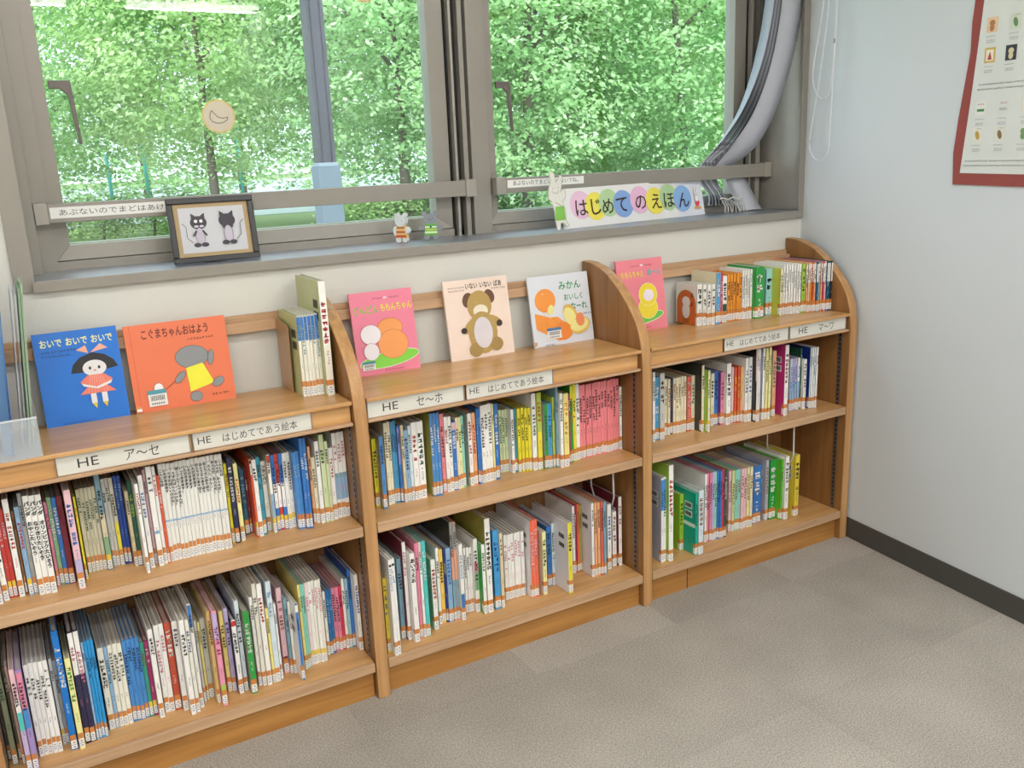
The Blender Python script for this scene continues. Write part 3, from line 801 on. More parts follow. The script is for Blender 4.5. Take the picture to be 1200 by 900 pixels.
  (1, -0.3031, -0.2926, -0.251, -0.251, 0.287, 'CR2', 'tall cream', {}),
  (1, -0.2923, -0.2798, -0.257, -0.257, 0.286, 'W', 'tall white with black lettering', {}),
  (1, -0.2773, -0.2696, -0.253, -0.253, 0.212, 'YL2', 'yellow', {}),
  (1, -0.2693, -0.2562, -0.253, -0.253, 0.284, 'LB2', 'tall white and sky blue', {'t': 'LB'}),
  (1, -0.2542, -0.2482, -0.247, -0.247, 0.216, 'W', 'short white', {}),
  (1, -0.239, -0.2256, -0.226, -0.226, 0.246, 'LP', 'pale pink', {'bands': [(0.12, 0.2, 'MR')]}),
  (1, -0.2253, -0.2169, -0.236, -0.236, 0.217, 'SB', 'steel blue with a red foot', {'bands': [(0.05, 0.2, 'RD2')]}),
  (1, -0.2166, -0.2097, -0.239, -0.239, 0.206, 'W', 'white', {}),
  (1, -0.2094, -0.201, -0.284, -0.284, 0.216, 'BL', 'white covered blue spined, pulled forward', {'c': 'W', 'bands': [(0.9, 0.99, 'W')]}),
  (1, -0.1865, -0.1805, -0.239, -0.239, 0.245, 'YL2', 'pale yellow', {}),
  (2, -0.1802, -0.1674, -0.234, -0.234, 0.242, 'MT', 'mint green', {}),
  (5, -0.1656, -0.1216, -0.228, -0.227, 0.24, 'PKW W CR2 W CR2', 'white series with pastel dots', {'t': 'PK', 's': 'y'}),
  (1, -0.1133, -0.1055, -0.204, -0.204, 0.189, 'W', 'white', {}),
  (2, -0.1045, -0.0874, -0.202, -0.202, 0.191, 'BLK', 'deep blue', {'t': 'LB'}),
  (3, -0.0865, -0.0576, -0.199, -0.198, 0.19, 'PK PK CM', 'pink', {}),
  (1, -0.0573, -0.0495, -0.199, -0.199, 0.209, 'W', 'white', {}),
  (1, -0.0492, -0.0402, -0.201, -0.201, 0.207, 'LB3', 'pale turquoise', {}),
  (1, -0.0399, -0.0303, -0.201, -0.201, 0.232, 'BL', 'tall blue', {'c': 'DB'}),
  (1, -0.03, -0.0195, -0.228, -0.228, 0.224, 'W', 'big white with blue lettering', {'t': 'DB'}),
 ],
 '2m': [
  (1, 0.0576, 0.0699, -0.211, -0.211, 0.193, 'YL', 'yellow', {}),
  (1, 0.0702, 0.0815, -0.234, -0.234, 0.204, 'BL2', 'blue with a grey cover, pulled forward', {'c': 'GY'}),
  (2, 0.0928, 0.1116, -0.213, -0.213, 0.232, 'CR', 'cream', {}),
  (2, 0.1119, 0.1281, -0.212, -0.212, 0.232, 'BL4', 'steel blue', {'t': 'NV'}),
  (1, 0.1284, 0.1363, -0.217, -0.217, 0.218, 'BL', 'periwinkle blue', {'bands': [(0.5, 0.97, 'PW')]}),
  (1, 0.1366, 0.1445, -0.224, -0.224, 0.22, 'BE', 'beige with black lettering', {}),
  (1, 0.1454, 0.1581, -0.222, -0.222, 0.203, 'LB', 'light blue', {}),
  (1, 0.1584, 0.167, -0.222, -0.222, 0.213, 'LB2', 'ice blue', {}),
  (1, 0.1673, 0.1831, -0.223, -0.223, 0.221, 'W', 'white with red lettering', {'t': 'RD'}),
  (1, 0.1834, 0.2027, -0.223, -0.223, 0.221, 'W', 'white with black lettering', {}),
  (3, 0.2192, 0.2475, -0.232, -0.233, 0.237, 'BL2', 'blue series pulled forward', {'t': 'W', 'c': 'OV'}),
  (1, 0.2539, 0.2658, -0.22, -0.22, 0.228, 'PN', 'salmon pink', {}),
  (2, 0.2661, 0.2876, -0.222, -0.222, 0.218, 'W', 'white', {}),
  (1, 0.2879, 0.3006, -0.223, -0.223, 0.2, 'BL', 'blue with a pale head', {'bands': [(0.88, 0.99, 'LP')], 't': 'W'}),
  (3, 0.3019, 0.3288, -0.22, -0.215, 0.209, 'CR PY MT', 'cream', {}),
  (2, 0.3409, 0.3655, -0.218, -0.218, 0.214, 'W PE', 'white and peach pulled forward', {'c': 'GY2', 't': 'RD'}),
  (2, 0.3667, 0.3811, -0.219, -0.219, 0.222, 'BL', 'blue', {'t': 'LB'}),
  (3, 0.3823, 0.4179, -0.217, -0.217, 0.229, 'W', 'white', {}),
  (1, 0.4182, 0.4248, -0.217, -0.217, 0.228, 'PY', 'pale yellow', {}),
  (1, 0.4251, 0.4377, -0.218, -0.218, 0.227, 'BL', 'blue', {'t': 'W'}),
  (3, 0.4622, 0.4905, -0.175, -0.177, 0.192, 'GC', 'pale green dotted', {'t': 'DG'}),
  (2, 0.4908, 0.5096, -0.197, -0.197, 0.193, 'W TL2', 'white and teal', {}),
  (4, 0.5099, 0.5503, -0.2, -0.213, 0.194, 'YL', 'yellow series with black lettering', {}),
  (1, 0.5506, 0.5651, -0.217, -0.217, 0.235, 'W', 'tall white with black lettering', {}),
  (1, 0.5654, 0.5809, -0.222, -0.222, 0.236, 'YG', 'tall yellow-green', {'bands': [(0.02, 0.5, 'YL')]}),
  (2, 0.5886, 0.6141, -0.223, -0.223, 0.199, 'GR BL3', 'bright green and sky blue', {'c': 'GY2', 't': 'DG'}),
  (1, 0.6144, 0.6219, -0.227, -0.227, 0.216, 'YG', 'thin lime', {}),
  (1, 0.6222, 0.6303, -0.235, -0.235, 0.246, 'SB', 'tall pale teal', {}),
  (1, 0.6306, 0.6412, -0.244, -0.244, 0.228, 'W', 'white', {}),
  (1, 0.6415, 0.6591, -0.247, -0.247, 0.226, 'YL2', 'yellow with orange lettering', {'t': 'OR'}),
  (1, 0.6718, 0.6771, -0.228, -0.228, 0.214, 'MG', 'thin magenta', {}),
  (1, 0.681, 0.6906, -0.222, -0.222, 0.24, 'GR', 'green with a yellow head', {'bands': [(0.8, 0.99, 'YL')]}),
  (1, 0.6925, 0.704, -0.219, -0.219, 0.24, 'YL', 'tall yellow', {}),
  (1, 0.7065, 0.719, -0.215, -0.215, 0.237, 'W', 'tall white', {}),
  (13, 0.7213, 0.8659, -0.212, -0.215, 0.231, 'PN', 'pink series with black lettering', {}),
  (1, 0.8707, 0.8805, -0.21, -0.21, 0.201, 'W', 'white at the right end', {}),
 ],
 '2b': [
  (1, 0.0286, 0.0396, -0.286, -0.286, 0.22, 'YL3', 'mustard yellow', {}),
  (2, 0.0399, 0.0584, -0.309, -0.309, 0.281, 'W', 'white with round black emblem', {'t': 'LB', 'dot': 1}),
  (1, 0.0891, 0.1019, -0.242, -0.242, 0.243, 'SB', 'blue-grey', {}),
  (1, 0.1022, 0.1137, -0.256, -0.256, 0.295, 'W', 'tall white with pink lettering', {'t': 'PK', 'c': 'MR'}),
  (1, 0.114, 0.129, -0.277, -0.277, 0.266, 'W', 'thick white pulled forward', {'txt': ['あいうえお']}),
  (1, 0.1357, 0.146, -0.263, -0.263, 0.285, 'PK', 'pink', {}),
  (1, 0.1463, 0.1544, -0.265, -0.265, 0.285, 'W', 'white', {'bands': [(0.85, 0.99, 'LP')]}),
  (1, 0.1547, 0.1668, -0.266, -0.266, 0.288, 'TQ', 'turquoise', {'t': 'W'}),
  (1, 0.1877, 0.2024, -0.245, -0.245, 0.215, 'W', 'white with a pale green cover, pulled forward', {'c': 'GC2', 't': 'RD'}),
  (1, 0.213, 0.2226, -0.226, -0.226, 0.237, 'W', 'white with black lettering', {}),
  (1, 0.2237, 0.2358, -0.224, -0.224, 0.229, 'YO', 'golden yellow', {}),
  (1, 0.2361, 0.2426, -0.227, -0.227, 0.229, 'NB', 'navy blue', {'t': 'YL'}),
  (1, 0.2429, 0.2576, -0.23, -0.23, 0.229, 'LB', 'light blue', {'t': 'BL'}),
  (2, 0.2582, 0.2779, -0.23, -0.23, 0.304, 'PEG', 'tall peach and blue-grey with a dark cover', {'bands': [(0.02, 0.42, 'SB'), (0.72, 0.99, 'GY')], 'c': 'DK3'}),
  (1, 0.2782, 0.29, -0.243, -0.243, 0.237, 'W', 'white with a blue foot', {'bands': [(0.02, 0.35, 'BL')], 't': 'LB'}),
  (3, 0.3086, 0.3341, -0.207, -0.212, 0.204, 'W', 'white dotted', {}),
  (1, 0.3344, 0.3479, -0.223, -0.223, 0.231, 'W', 'white with a green and floral lower half', {'bands': [(0.3, 0.55, 'GR2'), (0.55, 0.68, 'PK')]}),
  (1, 0.3482, 0.3605, -0.245, -0.245, 0.218, 'W', 'white with green dots and a green cover', {'c': 'GR', 't': 'GR'}),
  (1, 0.3608, 0.3794, -0.247, -0.247, 0.295, 'W', 'tall white with an olive cover', {'c': 'OV2'}),
  (1, 0.3888, 0.4089, -0.241, -0.241, 0.25, 'BL3', 'sky blue', {'t': 'BL'}),
  (1, 0.4092, 0.4199, -0.244, -0.244, 0.238, 'BE', 'beige yellow', {}),
  (6, 0.4426, 0.5106, -0.207, -0.211, 0.21, 'W', 'white series with pastel lettering', {'t': 'PK'}),
  (2, 0.5146, 0.5417, -0.24, -0.24, 0.249, 'RO2', 'orange-red with white cover', {'c': 'WC', 't': 'LP'}),
  (1, 0.5542, 0.5679, -0.245, -0.245, 0.205, 'PY', 'pale yellow, pulled forward', {'c': 'CR'}),
  (1, 0.5951, 0.6107, -0.204, -0.204, 0.198, 'BL', 'blue', {}),
  (1, 0.611, 0.6213, -0.207, -0.207, 0.205, 'LB2', 'white and sky blue', {}),
  (1, 0.6216, 0.6368, -0.282, -0.282, 0.23, 'YL', 'bright yellow with white cover', {'c': 'WC'}),
  (1, 0.7079, 0.7177, -0.176, -0.176, 0.227, 'W', 'white', {}),
  (1, 0.718, 0.723, -0.176, -0.176, 0.228, 'MG', 'thin magenta', {}),
  (1, 0.7233, 0.7322, -0.179, -0.179, 0.231, 'RO2', 'orange', {}),
  (1, 0.7333, 0.7432, -0.177, -0.177, 0.227, 'OV', 'olive green', {}),
  (5, 0.7435, 0.7927, -0.229, -0.241, 0.247, 'W PE PE RS SB', 'salmon and white with a white cover', {'c': 'WC'}),
  (1, 0.8128, 0.8279, -0.218, -0.218, 0.222, 'W', 'white with blue lettering', {'t': 'BL'}),
  (1, 0.8407, 0.8559, -0.207, -0.207, 0.187, 'W', 'short white with black lettering', {}),
  (1, 0.8585, 0.8721, -0.215, -0.215, 0.236, 'W', 'white spined with maroon cover', {'c': 'MR', 't': 'MR'}),
 ],
 '3m': [
  (1, 0.995, 1.0053, -0.218, -0.218, 0.229, 'W', 'white', {}),
  (1, 1.0114, 1.027, -0.21, -0.21, 0.208, 'BL4', 'steel blue', {'t': 'W'}),
  (1, 1.0273, 1.0459, -0.215, -0.215, 0.22, 'GY2', 'pale grey', {}),
  (8, 1.0707, 1.1531, -0.185, -0.196, 0.188, 'CR CR NV CR CR CR CR CR', 'cream', {'t': 'BR'}),
  (1, 1.1551, 1.1734, -0.196, -0.196, 0.184, 'RS', 'soft red', {'t': 'W'}),
  (1, 1.1737, 1.1876, -0.196, -0.196, 0.185, 'CR', 'cream with green lettering', {'t': 'DG'}),
  (1, 1.1879, 1.1998, -0.228, -0.228, 0.224, 'CR', 'cream with black and white cover', {'c': 'BKW'}),
  (1, 1.2001, 1.2103, -0.245, -0.245, 0.208, 'CR', 'cream with a lime cover', {'c': 'LG', 's': 'y'}),
  (1, 1.2541, 1.2692, -0.199, -0.199, 0.181, 'CR', 'cream with black lettering', {}),
  (1, 1.2707, 1.2877, -0.197, -0.197, 0.184, 'BL', 'blue', {'t': 'NV'}),
  (1, 1.288, 1.3037, -0.209, -0.209, 0.181, 'PK', 'pink', {'c': 'PU', 't': 'MR'}),
  (1, 1.304, 1.3239, -0.22, -0.22, 0.21, 'W', 'tall white with black lettering', {}),
  (4, 1.3308, 1.3722, -0.212, -0.226, 0.192, 'LP RO RO PE', 'orange', {'t': 'YL'}),
  (2, 1.3725, 1.4012, -0.236, -0.236, 0.221, 'W', 'white', {}),
  (1, 1.4015, 1.4057, -0.253, -0.253, 0.258, 'BK', 'black footed pink headed', {'bands': [(0.55, 0.99, 'LP')]}),
  (2, 1.406, 1.4193, -0.255, -0.255, 0.251, 'W', 'tall white with black lettering', {}),
  (3, 1.4387, 1.4703, -0.246, -0.258, 0.249, 'W PY PY', 'pale yellow', {'c': 'LV3'}),
  (1, 1.4891, 1.5053, -0.243, -0.243, 0.23, 'PE', 'peach with a grey cover', {'c': 'GY2'}),
  (1, 1.5293, 1.5475, -0.259, -0.259, 0.247, 'W', 'white spined with a magenta cover, pulled forward', {'c': 'MG3', 't': 'MR'}),
  (4, 1.5892, 1.6323, -0.226, -0.232, 0.186, 'LB2 LV LV W', 'white and lilac', {'bands': [(0.02, 0.55, 'LB')], 't': 'BL'}),
  (1, 1.6326, 1.6408, -0.232, -0.232, 0.217, 'DG', 'dark green', {'c': 'DG'}),
  (1, 1.6411, 1.6547, -0.241, -0.241, 0.178, 'W', 'white with black lettering', {}),
  (4, 1.6642, 1.6963, -0.244, -0.255, 0.216, 'LB2 W LB2 W', 'tall white and ice blue', {'c': 'NB'}),
 ],
 '3b': [
  (2, 0.9829, 1.0058, -0.273, -0.273, 0.289, 'W', 'white with a blue head', {'bands': [(0.62, 0.98, 'BL2')], 'c': 'GYL'}),
  (1, 1.0077, 1.0272, -0.282, -0.282, 0.329, 'W', 'tall white with a lime cover', {'c': 'LG', 't': 'RD'}),
  (1, 1.0909, 1.1074, -0.238, -0.238, 0.198, 'LG2', 'lime green', {'c': 'LG2'}),
  (1, 1.1077, 1.1197, -0.295, -0.295, 0.216, 'TG', 'teal green with a white strap, pulled forward', {'c': 'TG', 'strap': 1}),
  (1, 1.12, 1.1403, -0.298, -0.298, 0.223, 'LB2', 'white and pale blue', {}),
  (9, 1.1988, 1.2926, -0.236, -0.243, 0.245, 'W PK PK LV MT BL BL CM DG', 'mixed pastel', {}),
  (8, 1.3245, 1.4245, -0.217, -0.23, 0.222, 'LP YG2 MT MT LP LP PY CR', 'pastel series', {'t': 'BR'}),
  (1, 1.4418, 1.479, -0.216, -0.216, 0.214, 'BL', 'thick blue', {'t': 'W'}),
  (1, 1.4966, 1.5113, -0.219, -0.219, 0.226, 'GYL', 'grey', {'c': 'GYL'}),
  (1, 1.5138, 1.5435, -0.223, -0.223, 0.223, 'GR', 'bright green', {'t': 'W'}),
  (1, 1.5438, 1.5548, -0.245, -0.245, 0.224, 'GR4', 'thick lime green', {'c': 'GR4'}),
  (1, 1.5569, 1.576, -0.252, -0.252, 0.235, 'W', 'white', {}),
  (1, 1.6071, 1.6287, -0.251, -0.251, 0.23, 'YL3', 'yellow', {'c': 'YL3'}),
 ],
 '3t': [
  (1, 1.2441, 1.2655, -0.138, -0.138, 0.137, 'W2', 'short white with orange arch', {'arch': 1, 'd': 0.165}),
  (3, 1.2658, 1.3073, -0.139, -0.158, 0.135, 'W2', 'short white', {'d': 0.165}),
  (1, 1.3102, 1.329, -0.157, -0.157, 0.17, 'BL3', 'sky blue with a cream cover', {'c': 'CR', 'd': 0.22, 't': 'W'}),
  (1, 1.3354, 1.3448, -0.15, -0.15, 0.168, 'CM', 'crimson', {'t': 'W', 'd': 0.22}),
  (1, 1.3487, 1.3677, -0.146, -0.146, 0.155, 'W', 'white with a teal foot', {'bands': [(0.02, 0.4, 'DG')], 'd': 0.2}),
  (5, 1.3744, 1.4309, -0.141, -0.15, 0.158, 'OR2', 'orange series', {'d': 0.2, 'bands': [(0.1, 0.15, 'W')]}),
  (4, 1.4342, 1.4723, -0.147, -0.156, 0.167, 'W', 'white series', {'d': 0.2, 't': 'GY'}),
  (1, 1.4726, 1.5121, -0.17, -0.17, 0.175, 'GR', 'thick green with white lettering', {'t': 'W', 'd': 0.23, 'lbl': 1}),
  (1, 1.545, 1.5735, -0.147, -0.147, 0.16, 'MT2', 'pale turquoise', {'d': 0.22}),
  (1, 1.5738, 1.5863, -0.184, -0.184, 0.161, 'CR', 'cream with a lime cover, pulled forward', {'c': 'OV3', 'd': 0.2}),
  (7, 1.5963, 1.664, -0.176, -0.194, 0.171, 'W', 'white series', {'d': 0.25, 't': 'GY'}),
  (1, 1.6645, 1.6813, -0.196, -0.196, 0.169, 'LG', 'lime green', {'d': 0.22}),
  (13, 1.6816, 1.7795, -0.198, -0.229, 0.172, 'PE WO OR RO PE DT SB PE CM LP DT DT BK', 'multicoloured series with white heads', {'d': 0.22, 'bands': [(0.6, 0.97, 'W')]}),
 ],
 '1t': [
  (6, -0.1043, -0.0502, -0.19, -0.196, 0.208, 'CR2', 'green covered with blue head', {'c': 'OG2', 'bands': [(0.7, 0.99, 'BL')], 'd': 0.23, 't': 'SB'}),
  (1, -0.0499, -0.0307, -0.219, -0.219, 0.292, 'CR2', 'tall green covered', {'c': 'OG2', 'bands': [(0.45, 0.99, 'W')], 'd': 0.23, 't': 'RD'}),
 ],
}

HEX = dict(W='f4f3ef', W2='ebebe6', RD='c8423c', BR='9a6538', LB='8fb3d6', GY='a3a5a3', PK='e489a4', GR2='86b487', BL='3a78c4', MR='7c2a38', LP='ecc2cb', YL='eade3a',
 BE2='cfccb6', SB='7fa6b8', GY2='c9cac4', DB='2348a0', BE='ddd0ae', DG='285a48', RO='dc5a38', NV='2a3058', PY='efe9a4', DT='205a78', TL2='3a94a8', BL2='4b8cd0', PE='ecae80',
 CR='ece3c4', GC='cfdcae', DK='55534c', OG='8e9478', DK2='63604a', DR='b79a90', PU2='a68ec8', BB='1f7ad2', NV2='332f50', CB='2f96d8', CR2='eceadc', GR3='3d9a84', MG2='a2386c',
 RD2='c4553e', YL2='efe08a', TN='e0c07c', PK2='e99ab4', LV='bdb4dc', LB2='d6e6ee', GR='2f9e44', MT='8fd6c4', PKW='f0dcdc', BLK='2c6fa8', CM='cf3a54', LB3='9cc8d4', BL4='4c96c0',
 PN='f08a90', YG='b4c850', BL3='4aa0dc', MG='a8386c', YL3='e2cc44', YO='f0cc5a', NB='20348c', PEG='e4a890', RO2='ee6a4c', RS='dc6a5c', OV='a7a552', OV2='9a9440', OV3='c8cc4c',
 TQ='52c8c4', GC2='9cc49c', DK3='4a463e', WC='e6e4e8', BKW='3a4038', PU='8a4a9c', MG3='c8347c', LG='a4cc4c', LG2='9cc83c', TG='1aa890', GYL='b4b6c4', YG2='d4dc9c', GR4='5cb82c',
 LV3='cfcfe2', WO='e8c8a4', OR='e69a3c', OR2='ee9a34', MT2='9cd8d4', OG2='c2c68c', LV2='c4b4dc', BK='2a2a2e', PW='8f90d4')
NAMES = dict(W='white', W2='white', RD='red', BL='blue', CR='cream', CR2='off-white', PY='pale yellow', MT='mint', PKW='pinkish white', PK='pink', CM='crimson', TL2='teal', GR='green',
 BL3='sky blue', PE='peach', RS='salmon red', SB='steel blue', NV='navy', LP='pale pink', RO='orange', LB2='ice blue', LV='lilac', DG='dark green', YG2='pale green', WO='buff',
 OR='orange', DT='dark blue', BK='black')
PLACE = {'1t': "on top of the left bookcase", '1m': "left bookcase, middle shelf", '1b': "left bookcase, bottom shelf", '2m': "middle bookcase, middle shelf", '2b': "middle bookcase, bottom shelf",
 '3t': "on top of corner bookcase", '3m': "corner bookcase, middle shelf", '3b': "corner bookcase, bottom shelf"}
GROUPN = {'1t': 'books standing on top of the left bookcase', '1m': 'books on the middle shelf of the left bookcase', '1b': 'books on the bottom shelf of the left bookcase',
 '2m': 'books on the middle shelf of the middle bookcase', '2b': 'books on the bottom shelf of the middle bookcase', '3t': 'books standing on top of the corner bookcase',
 '3m': 'books on the middle shelf of the corner bookcase', '3b': 'books on the bottom shelf of the corner bookcase'}
ZS = {'m': ZM1, 'b': ZB1, 't': ZT1}
def ordinal(n):
    return '%d%s' % (n, 'th' if 10 <= n % 100 <= 20 else {1: 'st', 2: 'nd', 3: 'rd'}.get(n % 10, 'th'))

M_STK = {'o': mat('cf8644', 0.35), 'y': mat('e6c84a', 0.35)}
M_STW = mat('eceae6', 0.35); M_STB = mat('7fa0cc', 0.35); M_BAR = mat('7c8894', 0.5)

def book(name, x0, x1, yf, z, h, d, cover, spine, label, group, o, rnd, title=None):
    w = x1 - x0; th = min(0.0022, w * 0.18)
    cm, sm = mat(cover, 0.3, 0, 0.5), mat(spine, 0.3, 0, 0.5)
    m = MB()
    m.box(x0, x0 + th, yf + 0.0006, yf + d, z, z + h, cm); m.box(x1 - th, x1, yf + 0.0006, yf + d, z, z + h, cm)
    # rounded spine
    e = min(0.0012, w * 0.15)
    m.prism([(x0, yf + 0.0012, z), (x0 + e, yf, z), (x1 - e, yf, z), (x1, yf + 0.0012, z), (x1, yf + 0.003, z), (x0, yf + 0.003, z)], (0, 0, h), sm)
    root = tag(m.build(name, origin=((x0 + x1) / 2, yf + d / 2, z)), label, 'book', group)
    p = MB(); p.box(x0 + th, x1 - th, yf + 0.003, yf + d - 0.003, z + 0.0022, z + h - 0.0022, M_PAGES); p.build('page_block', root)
    # printed band on the spine
    F = yf - 0.0002
    for f0, f1, c in o.get('bands', []):
        q = MB(); q.prism([(x0, yf + 0.0011, z + h * f0), (x0 + e, F, z + h * f0), (x1 - e, F, z + h * f0), (x1, yf + 0.0011, z + h * f0)], (0, 0, h * (f1 - f0)), mat(HEX[c], 0.3, 0, 0.5))
        q.build('spine_band', root)
    # call number sticker, wrapped round the foot of the spine
    s = MB(); k = M_STK[o.get('s', 'o')]; G = yf - 0.0005; wl = -0.0001; sb = 0.002 + 0.005 * rnd.random()
    for za, zb, mm in ((0.0, 0.010, M_STW), (0.010, 0.022, M_STW), (0.022, 0.036, k)):
        za += sb; zb += sb
        s.poly([(x0 + e, G, z + za), (x1 - e, G, z + za), (x1 - e, G, z + zb), (x0 + e, G, z + zb)], mm)
        s.poly([(x0 + wl, yf + 0.010, z + za), (x0 + wl, yf + 0.001, z + za), (x0 + wl, yf + 0.001, z + zb), (x0 + wl, yf + 0.010, z + zb)], mm)
        s.poly([(x0 + wl, yf + 0.001, z + za), (x0 + e, G, z + za), (x0 + e, G, z + zb), (x0 + wl, yf + 0.001, z + zb)], mm)
    G2 = G - 0.0002
    s.poly([(x0 + e, G2, z + sb + 0.0095), (x1 - e, G2, z + sb + 0.0095), (x1 - e, G2, z + sb + 0.011), (x0 + e, G2, z + sb + 0.011)], M_STB)
    s.poly([(x0 + w * 0.34, G2, z + sb + 0.0145), (x1 - w * 0.34, G2, z + sb + 0.0145), (x1 - w * 0.34, G2, z + sb + 0.0175), (x0 + w * 0.34, G2, z + sb + 0.0175)], M_BAR)
    s.poly([(x0 + w * 0.3, G2, z + sb + 0.003), (x1 - w * 0.3, G2, z + sb + 0.003), (x1 - w * 0.3, G2, z + sb + 0.006), (x0 + w * 0.3, G2, z + sb + 0.006)], M_STB)
    s.build('call_sticker', root)
    # title down the spine
    tc = o.get('t')
    if tc is None:
        r, g, b_ = lin(spine)[:3]; tc = 'BK' if 0.3 * r + 0.6 * g + 0.1 * b_ > 0.16 else 'W'
        if rnd.random() < 0.22 and tc == 'BK' and not o.get('series'): tc = rnd.choice(['RD', 'DB', 'DG', 'BR'])
    A = Art((x0, yf - 0.0003, z), (1, 0, 0), (0, 0, 1), (0, -1, 0))
    if title:
        cs = min(w * 0.96, h * 0.66 / max(len(title), 5))
        A.text(title, (w - cs) / 2, h * 0.95 - cs, cs, HEX[tc], vertical=True, bold=0.045)
    else:
        cs = w * 0.74; zt = h * (0.92 - 0.10 * rnd.random()); n = rnd.randint(5, 11)
        mm = A.mb.mi(mat(HEX[tc], 0.5))
        i = 0
        while i < n and zt - cs > h * 0.42:
            if rnd.random() < 0.9:
                marks_cell(A, (w - cs) / 2, zt - cs, cs, HEX[tc], rnd)
            zt -= cs * 1.12; i += 1
    cs = w * 0.32; zt = h * 0.40
    for i in range(rnd.randint(3, 5)):
        marks_cell(A, (w - cs) / 2, zt - cs, cs, HEX[tc], rnd, 2); zt -= cs * 1.25
    if o.get('dot'):
        A.ell(w / 2, h * 0.94, w * 0.42, w * 0.42, '2a2a2e', n=16)
    A.build('spine_title', root)
    if o.get('c') in ('W', 'WC', 'GYL', 'TG', 'MG3', 'LG', 'MR', 'OG2', 'YL3', 'GY', 'GY2', 'LV3', 'OG', 'GC2') or o.get('arch') or o.get('lbl'):
        B = Art((x0, yf + d, z), (0, -1, 0), (0, 0, 1), (-1, 0, 0))
        for j in range(2):
            v0 = h * 0.86 - 0.030 * (j + 1)
            B.rect(d - 0.052, v0, d - 0.016, v0 + 0.022, 'e4e4e0' if o.get('c') not in ('OG2',) else '5a5a48')
            for q in range(9):
                a = d - 0.050 + q * 0.0036
                B.rect(a, v0 + 0.005, a + 0.0018 + 0.001 * (q % 2), v0 + 0.019, '3a3d40')
            B.layer = 1 + 2 * j
        if o.get('strap'):
            B.rect(0.0, h * 0.44, d, h * 0.50, 'dfe8e4')
        if o.get('arch'):
            r = 0.047; cx = d - 0.052
            pts = [(cx - r, 0.001), (cx + r, 0.001)] + [(cx + r * math.cos(a), h * 0.50 + r * 1.0 * math.sin(a)) for a in [math.pi * i / 14 for i in range(15)]]
            B.layer = 8
            B.poly(pts, 'cf6a2c')
            # plain pale blob where the cover picture is
            B.ell(cx, h * 0.56, 0.020, 0.017, 'e6e2e0'); B.ell(cx, h * 0.34, 0.019, 0.027, 'e6e2e0')
            B.marks(cx - 0.012, 0.016, 5, 0.005, '5a2a14', 2)
            B.layer = 2
        B.build('back_cover_print', root)
    return root

def marks_cell(A, u, v, c, col, rnd, k=4):
    m = mat(col, 0.5)
    for _ in range(k):
        a = rnd.random() * c * 0.75; t = c * 0.21
        if rnd.random() < 0.5:
            q = (u + a, v + c * 0.06 * rnd.random(), u + a + t, v + c * (0.6 + 0.4 * rnd.random()))
        else:
            q = (u + c * 0.1 * rnd.random(), v + a, u + c * (0.7 + 0.3 * rnd.random()), v + a + t)
        A.mb.poly([A.P(q[0], q[1]), A.P(q[2], q[1]), A.P(q[2], q[3]), A.P(q[0], q[3])], m)

_long = []
for sh, groups in BOOKS.items():
    rnd = random.Random(sh); z = ZS[sh[1]]; count = 0
    for n, xa, xb, ya, yb, h, cols, desc, o in groups:
        o['series'] = n > 2
        cols = cols.split(' '); w = (xb - xa) / n
        for i in range(n):
            count += 1
            c = cols[i % len(cols)]
            x0 = xa + w * i + 0.00025; x1 = xa + w * (i + 1) - 0.00025
            yf = ya + (yb - ya) * (i + 0.5) / n + (rnd.uniform(-0.0015, 0.0015) if n > 1 else 0)
            yf = max(yf, -0.3105)
            d0 = o.get('d', 0.185 if sh[1] == 'm' else 0.205)
            d = min(d0, -yf - (0.033 if sh[1] == 't' else 0.017))
            hh = h + (rnd.uniform(-0.0012, 0.0012) if n > 1 else 0)
            if len(cols) > 1:
                dd = NAMES[c] + ' ' + desc.replace('cream', '').strip() if desc in ('mixed pastel', 'pastel series', 'series with white heads') else NAMES[c]
                dd = {'blue headed white': NAMES[c] + ' headed', 'multicoloured series with white heads': 'white headed ' + NAMES[c], 'white series with pastel dots': NAMES[c] + ' pastel dotted',
                      'salmon and white with a white cover': NAMES[c] + ' spined', 'tall white and ice blue': 'tall ' + NAMES[c]}.get(desc, dd.strip())
            else:
                dd = desc
            cut = min([dd.find(k) for k in (' with ', ', pulled', ' pulled', ' at the ', ' topped ', ' beside ') if k in dd] or [len(dd)])
            lab = '%s book%s, %s from left, %s' % (dd[:cut], dd[cut:], ordinal(count), PLACE[sh])
            if len(lab.replace(',', ' ').split()) > 16: _long.append(lab)
            nm = 'tall_picture_book' if hh > 0.245 else ('small_picture_book' if hh < 0.178 else 'picture_book')
            book(nm, x0, x1, yf, z + 0.0003, hh, d, HEX[o['c']] if 'c' in o and i == 0 else HEX[c], HEX[c], lab, GROUPN[sh], o, rnd, o['txt'][i % len(o['txt'])] if 'txt' in o else None)
if _long:
    print('LONG LABELS', _long)

